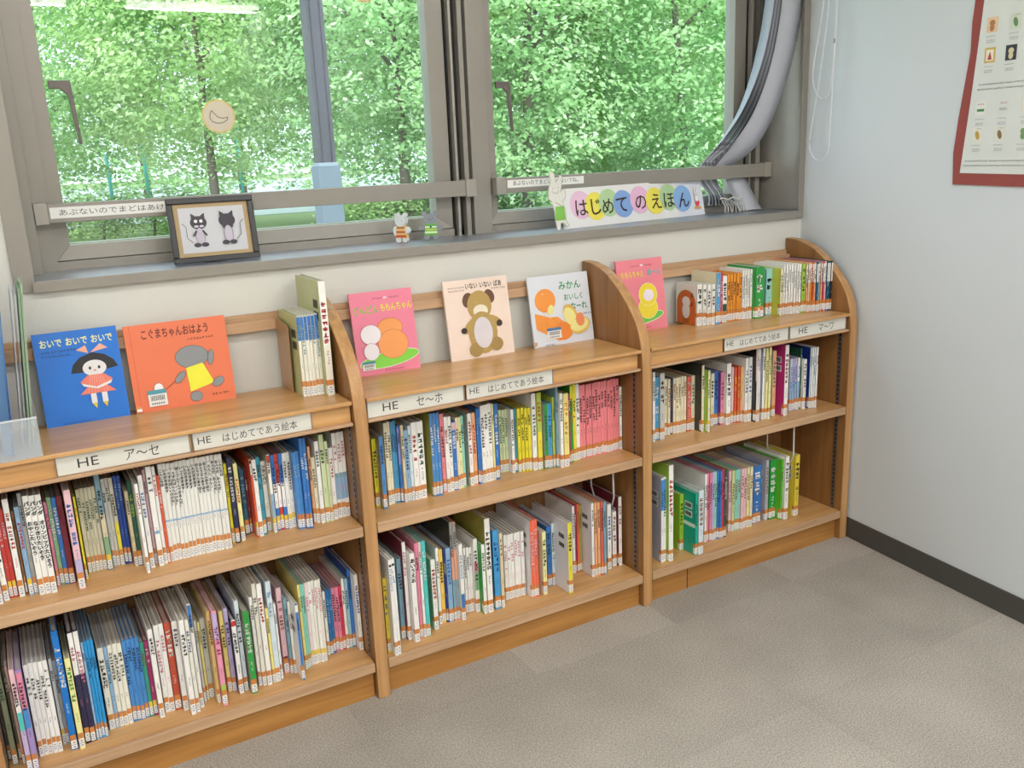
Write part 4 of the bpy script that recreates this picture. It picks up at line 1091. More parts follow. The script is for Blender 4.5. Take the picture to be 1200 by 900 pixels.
# ------------------------------------------------------------------ covers on display
def display(name, xl, xr, ztop, base, label, edge='e8e6e0', thick=0.008, roll=0.0):
    """picture book leaning back against the rail, bottom in the groove; returns thing, Art on its front"""
    yb, yt = -0.0785, -0.0425
    zb = ZT0 + 0.0010 + thick * 0.17
    V = Vector((0, yt - yb, ztop - zb)); H = V.length; V.normalize()
    U = Vector((1, 0, 0)); Nn = Vector((0, -V.z, V.y))
    W = xr - xl
    O = Vector((xl, yb, zb))
    cm = mat(base, 0.28, 0, 0.5, None, 0.0)
    back = -Nn
    def slab(mb, u0, u1, v0, v1, n0, n1, m):
        q = [O + U * u0 + V * v0 + back * n0, O + U * u1 + V * v0 + back * n0, O + U * u1 + V * v1 + back * n0, O + U * u0 + V * v1 + back * n0]
        mb.prism(q[::-1], back * (n1 - n0), m)
    m = MB()
    slab(m, 0, W, 0, H, 0, 0.002, cm); slab(m, 0, W, 0, H, thick - 0.002, thick, cm); slab(m, 0, 0.003, 0, H, 0.002, thick - 0.002, cm)
    root = tag(m.build(name, origin=O + U * (W / 2)), label, 'book', 'picture books displayed cover out')
    p = MB(); slab(p, 0.003, W - 0.003, 0.003, H - 0.003, 0.002, thick - 0.002, mat(edge, 0.9)); p.build('page_block', root)
    A = Art(O, U, V, Nn); A.W = W; A.H = H
    return root, A
def barcode(A, u, v, w, h, head):
    A.rect(u, v, u + w, v + h, 'ecebe8'); A.rect(u, v + h * 0.74, u + w, v + h, head)
    for i in range(14):
        a = u + w * (0.12 + 0.055 * i); A.rect(a, v + h * 0.34, a + w * (0.02 + 0.015 * (i % 2)), v + h * 0.66, '4a4c50'); A.layer -= 1
    A.layer += 1
    for i in range(6):
        A.rect(u + w * (0.15 + 0.12 * i), v + h * 0.10, u + w * (0.22 + 0.12 * i), v + h * 0.22, '6a6c70'); A.layer -= 1
    A.layer += 1

# blue
root, A = display('display_book', -0.684, -0.5015, 1.0515, '1273d8', 'bright blue picture book with a girl in a coral dress, displayed cover out', thick=0.007)
W_, H_ = A.W, A.H
A.text('おいで おいで おいで', W_ * .07, H_ * .855, 0.021, 'eef09c', width=W_ * .87)
A.marks(W_ * .08, H_ * .79, 12, 0.006, '14428c'); A.marks(W_ * .08, H_ * .745, 9, 0.006, '14428c'); A.marks(W_ * .2, H_ * .04, 14, 0.004, '14428c')
cx = W_ * .665
A.poly([(cx - .034, H_ * .79), (cx - .012, H_ * .83), (cx - .008, H_ * .745)], 'f4b49c'); A.poly([(cx - .004, H_ * .75), (cx + .020, H_ * .835), (cx + .036, H_ * .78)], 'f4b49c')
A.poly([(cx - .052, H_ * .555), (cx - .045, H_ * .64), (cx - .028, H_ * .71), (cx, H_ * .75), (cx + .026, H_ * .715), (cx + .044, H_ * .65), (cx + .052, H_ * .575), (cx + .03, H_ * .56), (cx - .03, H_ * .55)], '1d1d24')
A.ell(cx, H_ * .585, .026, .019, 'e9e6ea', line='1d1d24'); A.ell(cx - .010, H_ * .588, .003, .004, '2a2a30', n=10); A.ell(cx + .010, H_ * .588, .003, .004, '2a2a30', n=10); A.ell(cx, H_ * .56, .003, .0015, 'c84038', n=10)
A.poly([(cx - .018, H_ * .515), (cx + .018, H_ * .515), (cx + .036, H_ * .45), (cx + .030, H_ * .43), (cx + .020, H_ * .40), (cx + .040, H_ * .32), (cx - .040, H_ * .32), (cx - .020, H_ * .40), (cx - .030, H_ * .43), (cx - .036, H_ * .45)], 'ee8270')
for k in range(-3, 4):
    A.line([(cx + k * .007, H_ * .33), (cx + k * .004, H_ * .51)], .0007, 'f8c8bc')
A.poly([(cx - .034, H_ * .44), (cx - .002, H_ * .385), (cx + .034, H_ * .44), (cx + .030, H_ * .405), (cx, H_ * .365), (cx - .030, H_ * .405)], 'e9e6ea')
A.rect(cx - .018, H_ * .22, cx - .006, H_ * .32, 'e9e6ea'); A.rect(cx + .006, H_ * .22, cx + .018, H_ * .32, 'e9e6ea')
A.poly([(cx - .018, H_ * .22), (cx - .006, H_ * .22), (cx - .009, H_ * .16)], 'd8c848'); A.poly([(cx + .006, H_ * .22), (cx + .018, H_ * .22), (cx + .013, H_ * .16)], 'd8c848')
A.build('cover_print', root)

# orange: title and plain stand-in shapes
root, A = display('display_book', -0.487, -0.246, 1.0455, 'e87850', 'wide orange picture book with a grey and yellow picture, displayed cover out', edge='e2b49c', thick=0.009)
W_, H_ = A.W, A.H
A.line([(W_ * .055, 0), (W_ * .055, H_)], .0012, 'd85c36')
A.text('こぐまちゃんおはよう', W_ * .15, H_ * .84, 0.026, '6a2c24', width=W_ * .68)
A.marks(W_ * .60, H_ * .765, 9, 0.0062, '8a4434'); A.marks(W_ * .76, H_ * .10, 5, 0.0075, 'a24a2c')
A.ell(W_ * .615, H_ * .575, W_ * .165, H_ * .125, '8b8f93', line='33363a')
A.poly([(W_ * .54, H_ * .455), (W_ * .71, H_ * .49), (W_ * .80, H_ * .25), (W_ * .55, H_ * .18)], 'ecea3a')
A.ell(W_ * .60, H_ * .12, W_ * .06, H_ * .055, '8b8f93', line='33363a'); A.ell(W_ * .84, H_ * .25, W_ * .065, H_ * .045, '8b8f93', rot=.5, line='33363a')
A.ell(W_ * .80, H_ * .54, W_ * .03, H_ * .085, '8b8f93', rot=-.2, line='33363a'); A.ell(W_ * .47, H_ * .36, W_ * .07, H_ * .035, '8b8f93', rot=.8, line='33363a')
A.line([(W_ * .30, H_ * .24), (W_ * .42, H_ * .33)], .0012, '5a2a20')
A.ell(W_ * .245, H_ * .27, W_ * .045, H_ * .06, 'efeef0', line='8a3a2c')
barcode(A, W_ * .13, H_ * .08, W_ * .18, H_ * .18, '4f9cb0')
A.rect(W_ * .005, H_ * .045, W_ * .055, H_ * .10, 'f0eeea'); A.rect(W_ * .005, H_ * .075, W_ * .055, H_ * .10, 'dc9c60')
A.build('cover_print', root)

# pink, middle bookcase
root, A = display('display_book', 0.088, 0.273, 1.0605, 'ee86a0', 'pink picture book with an orange round figure, displayed beside the leaning green books', thick=0.007)
W_, H_ = A.W, A.H
A.marks(W_ * .36, H_ * .905, 6, 0.0055, '9a3a58'); A.ell(W_ * .56, H_ * .915, .006, .003, 'fbe8ee', n=12); A.marks(W_ * .63, H_ * .905, 5, 0.0055, '9a3a58')
A.text('どんどん', W_ * .02, H_ * .755, 0.024, '8ed04a', width=W_ * .42); A.text('ももんちゃん', W_ * .46, H_ * .765, 0.024, 'f0e83a', width=W_ * .52)
A.ell(W_ * .52, H_ * .19, W_ * .48, H_ * .085, '86d84a', rot=.10, line='eef2dc', lw=.002)
A.ell(W_ * .58, H_ * .56, W_ * .20, H_ * .11, 'f4a25e', line='a04a30'); A.ell(W_ * .60, H_ * .36, W_ * .24, H_ * .17, 'f4a25e', line='a04a30')
A.ell(W_ * .26, H_ * .50, W_ * .16, H_ * .115, 'eeeaf0', line='a0506a'); A.ell(W_ * .24, H_ * .30, W_ * .12, H_ * .10, 'eeeaf0', line='a0506a')
barcode(A, W_ * .07, H_ * .09, W_ * .20, H_ * .10, '3a8a9c'); A.marks(W_ * .42, H_ * .055, 9, 0.0055, 'b04a68')
A.build('cover_print', root)

# cream with brown and tan picture
root, A = display('display_book', 0.372, 0.583, 1.0640, 'f2ddd0', 'cream pink picture book with a tan and brown round picture, displayed cover out', thick=0.008)
W_, H_ = A.W, A.H
A.marks(W_ * .07, H_ * .90, 9, 0.0052, '7a5a50', 2, 1.7); A.text('いない いない ばあ', W_ * .33, H_ * .885, 0.019, '4a3830', width=W_ * .58); A.marks(W_ * .74, H_ * .845, 7, 0.006, '7a5a50')
A.ell(W_ * .35, H_ * .745, .0175, .022, '6a4a34', rot=-.3); A.ell(W_ * .69, H_ * .765, .0165, .021, '6a4a34', rot=.35)
A.ell(W_ * .52, H_ * .665, .040, .044, 'b89a5a'); A.ell(W_ * .53, H_ * .60, .024, .018, 'efe6d4')
A.ell(W_ * .53, H_ * .33, .048, .062, 'b89a5a'); A.ell(W_ * .36, H_ * .43, .030, .015, 'b89a5a', rot=.7); A.ell(W_ * .72, H_ * .46, .030, .014, 'b89a5a', rot=-.5)
A.ell(W_ * .24, H_ * .38, .010, .009, '3a2c28', n=12); A.ell(W_ * .80, H_ * .42, .010, .010, '3a2c28', n=12)
A.ell(W_ * .39, H_ * .13, .022, .021, 'a98a50'); A.ell(W_ * .72, H_ * .17, .022, .020, 'a98a50'); A.ell(W_ * .53, H_ * .33, .031, .046, 'dcd6dc')
rr = random.Random(3)
for k in range(60):
    u, v = rr.gauss(.53, .13), rr.gauss(.38, .2)
    if abs(u - .53) < .2 and .1 < v < .75 and not (abs(u - .53) < .16 and .14 < v < .54):
        A.ell(W_ * u, H_ * v, .0018, .0014, 'd8c488', n=6); A.layer -= 1
A.layer += 1
A.build('cover_print', root)

# white with oranges
root, A = display('display_book', 0.654, 0.874, 1.0470, 'dfe4ee', 'white picture book of oranges and melon with green lettering, displayed cover out', thick=0.006)
W_, H_ = A.W, A.H
A.text('みかん', W_ * .49, H_ * .79, 0.029, '2f9a58', width=W_ * .38); A.text('おいしく', W_ * .56, H_ * .635, 0.022, '2f9a58', width=W_ * .34); A.text('なーれ', W_ * .66, H_ * .49, 0.026, '1f8a58', width=W_ * .28)
A.marks(W_ * .80, H_ * .40, 6, 0.0065, '5a6a60')
A.ell(W_ * .25, H_ * .66, .037, .036, 'f29a44'); A.ell(W_ * .22, H_ * .755, .002, .002, 'f8f0e8', n=8)
A.poly([(W_ * .06, H_ * .50), (W_ * .30, H_ * .42), (W_ * .42, H_ * .42), (W_ * .52, H_ * .34), (W_ * .60, H_ * .28), (W_ * .55, H_ * .12), (W_ * .42, H_ * .08), (W_ * .06, H_ * .28)], 'f29a44')
A.ell(W_ * .50, H_ * .21, .034, .028, 'ee8a3c'); A.ell(W_ * .32, H_ * .52, .011, .017, 'efe8a0', rot=-.4)
A.ell(W_ * .64, H_ * .42, .024, .036, 'e0b860', rot=.45); A.ell(W_ * .625, H_ * .40, .021, .030, 'eee79a', rot=.45)
A.ell(W_ * .78, H_ * .26, .038, .026, 'e0c060', rot=.2); A.ell(W_ * .77, H_ * .275, .034, .021, 'eee79a', rot=.2)
A.ell(W_ * .79, H_ * .34, .016, .021, 'ee9060', rot=.1)
A.line([(W_ * .20, H_ * .50), (W_ * .24, H_ * .30)], .0008, 'd87a2c'); A.line([(W_ * .34, H_ * .42), (W_ * .40, H_ * .30)], .0008, 'd87a2c')
barcode(A, W_ * .22, H_ * .125, W_ * .23, H_ * .15, '4a78a8'); A.marks(W_ * .17, H_ * .035, 5, 0.006, '5a6a70')
A.rect(0.0, H_ * .06, W_ * .035, H_ * .11, 'e89a70')
A.build('cover_print', root)

# pink with yellow, corner bookcase
root, A = display('display_book', 0.985, 1.172, 1.0650, 'f08a98', 'pink picture book with a yellow round figure, displayed behind the curved side panel', thick=0.007)
W_, H_ = A.W, A.H
A.marks(W_ * .30, H_ * .90, 6, 0.0055, '9a3a58'); A.ell(W_ * .545, H_ * .915, .006, .003, 'fbe8ee', n=12); A.marks(W_ * .60, H_ * .90, 5, 0.0055, '9a3a58')
A.text('ももんちゃん', W_ * .08, H_ * .765, 0.024, 'f4e63a', width=W_ * .50); A.text('あーん', W_ * .64, H_ * .775, 0.024, '5ec0c0', width=W_ * .32)
A.ell(W_ * .58, H_ * .20, W_ * .34, H_ * .06, '70c850', rot=.15, line='f0e8c8', lw=.003)
A.ell(W_ * .60, H_ * .33, .038, .034, 'f0da3c', line='f6eea8', lw=.002); A.ell(W_ * .62, H_ * .51, .036, .036, 'f0da3c', line='f6eea8', lw=.002); A.ell(W_ * .63, H_ * .50, .022, .019, 'ece2ee')
A.marks(W_ * .45, H_ * .06, 5, 0.0055, 'b04a68')
A.build('cover_print', root)

# ------------------------------------------------------------------ bookend and small things on the top
ZT1 += 0.0002
t = thing('bookend', (-0.110, -0.07, ZT1), 'wood coloured metal bookend beside the green covered books', 'bookend')
m = MB()
pts = [(-0.131, ZT1), (-0.140, ZT1 + 0.165)] + [(-0.131 - 0.009 * math.cos(a), ZT1 + 0.165 + 0.012 * math.sin(a)) for a in (0.5, 1.0, 1.4)] + [(-0.032, ZT1 + 0.187), (-0.032, ZT1)]
m.prism([(-0.1135, y, z) for y, z in pts], (0.0022, 0, 0), mat('b98f66', 0.3, 0.2)); m.build('upright_plate', t, bevel=0.0005)
m = MB(); m.box(-0.1113, -0.1045, -0.131, -0.078, ZT1, ZT1 + 0.0009, mat('b98f66', 0.3, 0.2)); m.build('foot_plate', t)

# file boxes at the left end
M_CLEAR = frosted('milky_plastic', 'e4edf4', 0.26)
M_CLEAR2 = frosted('milky_plastic_edge', 'eef4f8', 0.5)
t = thing('file_box', (-0.775, -0.17, ZT1), 'milky clear plastic file box at the left end of the top', 'file box')
zb = ZT1 + 0.0006
def side_sheet(x, hf, hb):
    q = MB(); pr = [(-0.312, zb), (-0.312, zb + 0.085), (-0.245, zb + 0.086), (-0.215, zb + hf), (-0.20, zb + hb), (-0.06, zb + hb), (-0.06, zb)]
    q.prism([(x, y, z) for y, z in pr], (0.0018, 0, 0), M_CLEAR); return q
side_sheet(-0.707, 0.087, 0.088).build('side_wall', t)
side_sheet(-0.850, 0.087, 0.088).build('side_wall', t)
q = MB(); q.box(-0.8482, -0.707, -0.312, -0.3102, zb, zb + 0.085, M_CLEAR); q.box(-0.85, -0.7052, -0.3135, -0.3095, zb + 0.083, zb + 0.087, M_CLEAR2); q.build('front_wall', t)
q = MB(); q.box(-0.8482, -0.707, -0.31, -0.06, zb, zb + 0.002, M_CLEAR); q.build('bottom', t)
def lean_sheet(q, xb, xt, y0, y1, h, m, th=0.0012, y0t=None):
    y0t = y0 if y0t is None else y0t
    a = zb + 0.0026; d = Vector((th, 0, 0))
    q.prism([(xb, y0, a), (xt, y0t, a + h), (xt, y1, a + h), (xb, y1, a)], d, m)
q = MB(); lean_sheet(q, -0.740, -0.712, -0.225, -0.09, 0.34, M_CLEAR2, 0.0018, -0.245); q.build('divider', t)
q = MB(); lean_sheet(q, -0.733, -0.704, -0.228, -0.09, 0.345, M_CLEAR, 0.0018, -0.235); q.build('divider', t)
t = thing('blue_folder', (-0.760, -0.17, zb + 0.0025), 'translucent blue folder standing in the plastic file box', 'folder')
q = MB(); lean_sheet(q, -0.785, -0.758, -0.29, -0.07, 0.38, frosted('blue_film', '1f5cb4', 0.95)); q.build('back_cover', t)
q = MB(); lean_sheet(q, -0.758, -0.734, -0.29, -0.07, 0.36, frosted('blue_film_front', '2f72c8', 0.93), 0.0012, -0.262); q.build('front_cover', t)
q = MB(); lean_sheet(q, -0.779, -0.754, -0.27, -0.08, 0.30, mat('5f86b0', 0.8), 0.018); q.build('papers', t)
for xx, hh, c, lab in ((-0.7265, 0.345, '9fcfa4', 'mint green pamphlet standing upright in the plastic file box'), (-0.7205, 0.352, 'b8d8b4', 'pale striped pamphlet in the file box, next to the blue picture book')):
    t = thing('pamphlet', (xx, -0.17, zb + 0.0025), lab, 'pamphlet')
    q = MB(); lean_sheet(q, xx, xx + 0.030, -0.212, -0.09, hh, mat(c, 0.5), 0.001); lean_sheet(q, xx + 0.003, xx + 0.033, -0.210, -0.09, hh - 0.002, mat(c, 0.5), 0.001); q.build('cover', t)
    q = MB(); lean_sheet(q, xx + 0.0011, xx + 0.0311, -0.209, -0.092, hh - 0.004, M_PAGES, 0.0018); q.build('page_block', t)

# ------------------------------------------------------------------ framed cats on the sill
def rot_frame(O, yaw, tilt):
    """right, up, normal of a thing that faces the room, turned by yaw and leaning back by tilt"""
    U = Vector((math.cos(yaw), math.sin(yaw), 0)); Nn0 = Vector((math.sin(yaw), -math.cos(yaw), 0))
    V = Vector((0, 0, 1)) * math.cos(tilt) - Nn0 * math.sin(tilt)
    Nn = U.cross(V)
    return U, V, Nn
O = Vector((-0.330, 0.072, SILL_Z + 0.0006))
U, V, Nn = rot_frame(O, -0.02, 0.16)
FW, FH, FT = 0.219, 0.166, 0.014
t = thing('framed_picture', O + U * FW / 2, 'black picture frame holding a drawing of two black cats', 'picture frame')
def slab(mb, u0, u1, v0, v1, n0, n1, m):
    q = [O + U * u0 + V * v0 + Nn * n0, O + U * u1 + V * v0 + Nn * n0, O + U * u1 + V * v1 + Nn * n0, O + U * u0 + V * v1 + Nn * n0]
    mb.prism(q, Nn * (n1 - n0), m)
M_BLK = mat('1c1c20', 0.3, 0, 0.5)
m = MB(); bw = 0.015
slab(m, 0, FW, 0, bw, 0, FT, M_BLK); slab(m, 0, FW, FH - bw, FH, 0, FT, M_BLK); slab(m, 0, bw, bw, FH - bw, 0, FT, M_BLK); slab(m, FW - bw, FW, bw, FH - bw, 0, FT, M_BLK)
m.build('frame_moulding', t, bevel=0.002)
m = MB(); slab(m, bw, FW - bw, bw, FH - bw, 0.002, 0.006, mat('b9a27a', 0.7)); m.build('mount', t)
m = MB(); slab(m, bw + 0.012, FW - bw - 0.012, bw + 0.010, FH - bw - 0.010, 0.006, 0.0068, mat('cfd0d6', 0.6)); m.build('picture_paper', t)
m = MB(); b0 = O + U * (FW / 2) - Nn * 0.0
m.prism([b0 - Nn * 0.0005 + V * 0.11 - U * 0.02, b0 - Nn * 0.0005 + V * 0.11 + U * 0.02, Vector((b0.x + 0.025, b0.y + 0.062, SILL_Z + 0.001)), Vector((b0.x - 0.025, b0.y + 0.062, SILL_Z + 0.001))], (0, 0.002, 0), M_BLK); m.build('easel_back', t)
A = Art(O + Nn * 0.0068, U, V, Nn)
K = '3a3540'
def cat_drawing(cx, cy, s, hide, side):
    A.line([(cx + side * .020 * s, cy - .034 * s), (cx + side * .034 * s, cy - .020 * s), (cx + side * .034 * s, cy + .010 * s), (cx + side * .044 * s, cy + .020 * s)], .0016 * s, K)
    A.poly([(cx - .018 * s, cy + .030 * s), (cx - .018 * s, cy + .046 * s), (cx - .006 * s, cy + .038 * s)], K); A.poly([(cx + .006 * s, cy + .038 * s), (cx + .018 * s, cy + .046 * s), (cx + .018 * s, cy + .030 * s)], K)
    A.ell(cx, cy + .020 * s, .022 * s, .018 * s, K)
    A.ell(cx, cy - .018 * s, .011 * s, .024 * s, 'c4bccc', line=K)
    A.ell(cx - .010 * s, cy - .040 * s, .010 * s, .006 * s, K); A.ell(cx + .010 * s, cy - .040 * s, .010 * s, .006 * s, K)
    if hide:
        A.poly([(cx - .014 * s, cy + .020 * s), (cx - .006 * s, cy + .018 * s), (cx - .008 * s, cy - .002 * s), (cx - .014 * s, cy)], K); A.poly([(cx + .014 * s, cy + .020 * s), (cx + .006 * s, cy + .018 * s), (cx + .008 * s, cy - .002 * s), (cx + .014 * s, cy)], K)
    else:
        A.ell(cx - .007 * s, cy + .024 * s, .0045 * s, .0045 * s, 'e8e6ea'); A.ell(cx + .007 * s, cy + .024 * s, .0045 * s, .0045 * s, 'e8e6ea')
        A.ell(cx - .007 * s, cy + .010 * s, .006 * s, .003 * s, 'd8d0dc'); A.ell(cx + .007 * s, cy + .010 * s, .006 * s, .003 * s, 'd8d0dc')
        A.line([(cx - .008 * s, cy - .002 * s), (cx - .018 * s, cy - .016 * s)], .005 * s, K); A.line([(cx + .008 * s, cy - .002 * s), (cx + .018 * s, cy - .016 * s)], .005 * s, K)
cat_drawing(0.074, 0.083, 0.95, False, -1); cat_drawing(0.146, 0.085, 0.95, True, 1)
A.build('cat_drawing', t)

# ------------------------------------------------------------------ two small wooden figures
def figure(O, yaw, parts, label, th):
    U, V, Nn = rot_frame(O, yaw, 0)
    t = thing('wooden_figure', O, label, 'figurine', 'small wooden figures on the sill')
    for nm, u, v, a, b_, c, n0, n1 in parts:
        m = MB(); k = 20
        m.prism([O + U * (u + a * math.cos(2 * math.pi * i / k)) + V * (v + b_ * math.sin(2 * math.pi * i / k)) + Nn * n0 for i in range(k)], Nn * (n1 - n0), mat(c, 0.45))
        m.build(nm, t, bevel=0.0008)
    return t, U, V, Nn
O2 = Vector((0.425, 0.125, SILL_Z + 0.0005))
t, U, V, Nn = figure(O2, -0.45, [('leg', -.013, .0085, .009, .008, '8a8f98', -.005, .005), ('leg', .013, .0085, .009, .008, '8a8f98', -.005, .005), ('arm', -.026, .036, .010, .007, '8a8f98', -.004, .004), ('arm', .026, .034, .009, .008, '8a8f98', -.004, .004),
    ('head', 0, .063, .021, .016, '8a8f98', -.006, .006), ('ear', -.017, .078, .008, .007, '8a8f98', -.004, .004), ('ear', .017, .078, .008, .007, '8a8f98', -.004, .004)], 'small grey wooden animal figure in a green striped shirt on the sill', .01)
m = MB(); m.prism([O2 + U * a + V * b_ - Nn * .0055 for a, b_ in ((-.021, .014), (.021, .014), (.015, .050), (-.015, .050))], Nn * .011, mat('62b04a', 0.45)); m.build('shirt', t)
A = Art(O2 + Nn * 0.0056, U, V, Nn)
A.rect(-.019, .020, .019, .026, 'd8ecc0'); A.rect(-.0172, .036, .0172, .041, 'e4f0d4'); A.ell(0, .039, .003, .003, '1c2430', n=10); A.rect(-.018, .029, .018, .033, 'c4e05a')
A.O = O2 + Nn * 0.0062
A.ell(-.007, .064, .0013, .0013, '2a2a30', n=8); A.ell(.007, .064, .0013, .0013, '2a2a30', n=8); A.ell(0, .060, .002, .0014, '2a2a30', n=8)
A.build('painted_detail', t)
O3 = Vector((0.328, 0.118, SILL_Z + 0.0005))
t, U, V, Nn = figure(O3, -0.95, [('leg', -.011, .0085, .010, .008, 'e6e6e6', -.006, .006), ('leg', .011, .0085, .009, .008, 'e6e6e6', -.006, .006), ('arm', -.019, .034, .008, .014, 'dfe2e4', -.007, .007), ('arm', .019, .036, .008, .010, 'dfe2e4', -.007, .007),
    ('head', 0, .064, .018, .017, 'dfe2e4', -.009, .009), ('ear', -.014, .079, .007, .007, 'dfe2e4', -.006, .006), ('ear', .014, .080, .007, .007, 'dfe2e4', -.006, .006)], 'small white wooden animal figure in an orange striped shirt on the sill', .014)
m = MB(); m.prism([O3 + U * a + V * b_ - Nn * .0075 for a, b_ in ((-.018, .014), (.018, .014), (.013, .050), (-.013, .050))], Nn * .015, mat('eec07c', 0.45)); m.build('shirt', t)
A = Art(O3 + Nn * 0.0076, U, V, Nn); A.rect(-.017, .016, .017, .022, 'c8502c'); A.rect(-.0155, .029, .0155, .034, 'c86a3c'); A.rect(-.0135, .042, .0135, .046, 'b8703c')
A.O = O3 + Nn * 0.0092; A.ell(.006, .064, .0013, .0013, '2a2a30', n=8); A.build('painted_detail', t)

# ------------------------------------------------------------------ sign on the sill
P0 = Vector((0.868, 0.070, SILL_Z + 0.0006)); P1 = Vector((1.530, 0.150, SILL_Z + 0.0006))
yaw = math.atan2(P1.y - P0.y, P1.x - P0.x); SW = (P1 - P0).length; SH = 0.128
U, V, Nn = rot_frame(P0, yaw, 0.20)
O = P0
t = thing('sill_sign', P0 + U * SW / 2, 'long white card sign with coloured circles and black lettering on the sill', 'sign')
m = MB(); slab(m, 0, SW * 0.80, 0, SH, 0, 0.0015, mat('e9e9ea', 0.5)); m.build('card', t)
m = MB(); slab(m, SW * 0.80, SW, 0, SH * 1.0, 0.0005, 0.002, mat('e2e6f2', 0.5)); m.build('card', t)
m = MB(); bb = O + U * SW * 0.5
m.prism([bb + V * 0.08 - U * 0.02 - Nn * 0.0006, bb + V * 0.08 + U * 0.02 - Nn * 0.0006, Vector((bb.x + 0.025, bb.y + 0.05, SILL_Z + 0.001)), Vector((bb.x - 0.025, bb.y + 0.05, SILL_Z + 0.001))], (0, 0.0015, 0), M_WHITE); m.build('stand', t)
A = Art(O + Nn * 0.0021, U, V, Nn)
cols = ['ecc6e0', 'f0e45c', 'b8d8a4', '84a8e0', 'ecbcdc', 'f0e45c', 'b4d4a0', '8cb4e8']
xs = [0.085, 0.195, 0.275, 0.370, 0.480, 0.575, 0.675, 0.770]
sc = SW / 0.86
for i, (x, c) in enumerate(zip([0.075, 0.162, 0.245, 0.335, 0.445, 0.545, 0.64, 0.735], cols)):
    A.ell(SW * (0.045 + x * 1.08), 0.068 + 0.004 * (-1) ** i, 0.046, 0.046, c, n=32)
for ch, x, y, s in zip('はじめてのえほん', [0.068, 0.158, 0.242, 0.335, 0.465, 0.575, 0.665, 0.775], [.040, .040, .038, .040, .042, .040, .040, .036], [.062, .062, .060, .062, .062, .060, .062, .062]):
    A.text(ch, SW * (0.04 + x * 1.02) - 0.022, y, s, '3a2a24', bold=0.004)
# little hare and heart at the right end
A.ell(SW * .945, .060, .010, .012, 'f0f0f0', line='8a7a6a'); A.ell(SW * .935, .080, .004, .012, 'f0f0f0', rot=.3, line='8a7a6a'); A.ell(SW * .952, .082, .004, .012, 'f0f0f0', rot=-.2, line='8a7a6a')
A.poly([(SW * .945, .026), (SW * .962, .042), (SW * .956, .052), (SW * .945, .046), (SW * .934, .052), (SW * .928, .042)], 'e0485a'); A.ell(SW * .930, .026, .008, .005, 'e8b850'); A.ell(SW * .960, .026, .007, .006, 'e8b850')
A.build('lettering', t)
# paper rabbit propped at the left end of the sign
R0 = Vector((0.812, 0.056, SILL_Z + 0.0006)); U, V, Nn = rot_frame(R0, yaw, 0.14); O = R0
t = thing('paper_rabbit', R0 + U * 0.04, 'cut out paper rabbit in green trousers beside the sill sign', 'cutout')
body = [(.022, .0), (.034, .0), (.040, .022), (.052, .020), (.062, .008), (.072, .012), (.062, .030), (.064, .060), (.054, .088), (.070, .100), (.072, .122), (.060, .128), (.052, .118), (.060, .140), (.062, .150), (.066, .168), (.056, .172), (.046, .156), (.036, .150), (.034, .178), (.024, .186), (.014, .176), (.016, .150), (.006, .134), (.002, .118), (.0, .100), (.010, .092), (.018, .060), (.018, .030)]
m = MB(); m.prism([O + U * a + V * c for a, c in body], Nn * 0.0014, mat('e6e6de', 0.6)); m.build('paper', t)
A = Art(O + Nn * 0.0014, U, V, Nn)
A.poly([(.017, .030), (.062, .030), (.060, .074), (.024, .074)], '86c456'); A.line([(.026, .088), (.056, .072)], .002, '9a8a70')
A.line([(.018, .122), (.026, .116), (.040, .116), (.046, .124)], .0016, 'a09a90'); A.ell(.022, .130, .0015, .0015, '5a5a5a', n=8); A.ell(.044, .132, .0015, .0015, '5a5a5a', n=8)
A.line(body + [body[0]], .0014, 'a8a49a')
A.build('drawn_detail', t)

# ------------------------------------------------------------------ gathered vertical blind
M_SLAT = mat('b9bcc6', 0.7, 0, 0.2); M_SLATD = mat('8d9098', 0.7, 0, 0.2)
t = thing('vertical_blind', (1.78, 0.09, 2.30), 'grey vertical blind gathered at the right of the window and tucked behind the rail', 'blind')
def ribbon(ctr, wid, dirs, name, mm, th=0.0009):
    """ctr: centre points, wid: half widths, dirs: width directions"""
    m = MB(); k = m.mi(mm); n = len(ctr)
    # resample smoothly
    P_ = []
    for i in range(n - 1):
        for j in range(5):
            f = j / 5; p0 = Vector(ctr[max(i - 1, 0)]); p1 = Vector(ctr[i]); p2 = Vector(ctr[i + 1]); p3 = Vector(ctr[min(i + 2, n - 1)])
            c = 0.5 * ((2 * p1) + (p2 - p0) * f + (2 * p0 - 5 * p1 + 4 * p2 - p3) * f * f + (3 * p1 - p0 - 3 * p2 + p3) * f ** 3)
            P_.append((c, wid[i] * (1 - f) + wid[i + 1] * f, (Vector(dirs[i]) * (1 - f) + Vector(dirs[i + 1]) * f).normalized()))
    P_.append((Vector(ctr[-1]), wid[-1], Vector(dirs[-1]).normalized()))
    for j, (c, w, d) in enumerate(P_):
        tg = (P_[min(j + 1, len(P_) - 1)][0] - P_[max(j - 1, 0)][0]).normalized(); nn = tg.cross(d).normalized() * th / 2
        bow = tg.cross(d).normalized() * 0.006
        for s_ in (-1, 1):
            for q in (-1, 0, 1):
                m.v.append(c + d * w * q + (bow if q == 0 else Vector((0, 0, 0))) + nn * s_)
    N_ = len(P_)
    for j in range(N_ - 1):
        a = j * 6; b_ = a + 6
        for (i0, i1) in ((0, 1), (1, 2)):
            m.f.append([a + i0, a + i1, b_ + i1, b_ + i0]); m.m.append(k)
            m.f.append([a + 3 + i1, a + 3 + i0, b_ + 3 + i0, b_ + 3 + i1]); m.m.append(k)
        m.f.append([a, b_, b_ + 3, a + 3]); m.m.append(k); m.f.append([a + 2, a + 5, b_ + 5, b_ + 2]); m.m.append(k)
    return m.build(name, t, smooth=True)
X = (1, 0, 0)
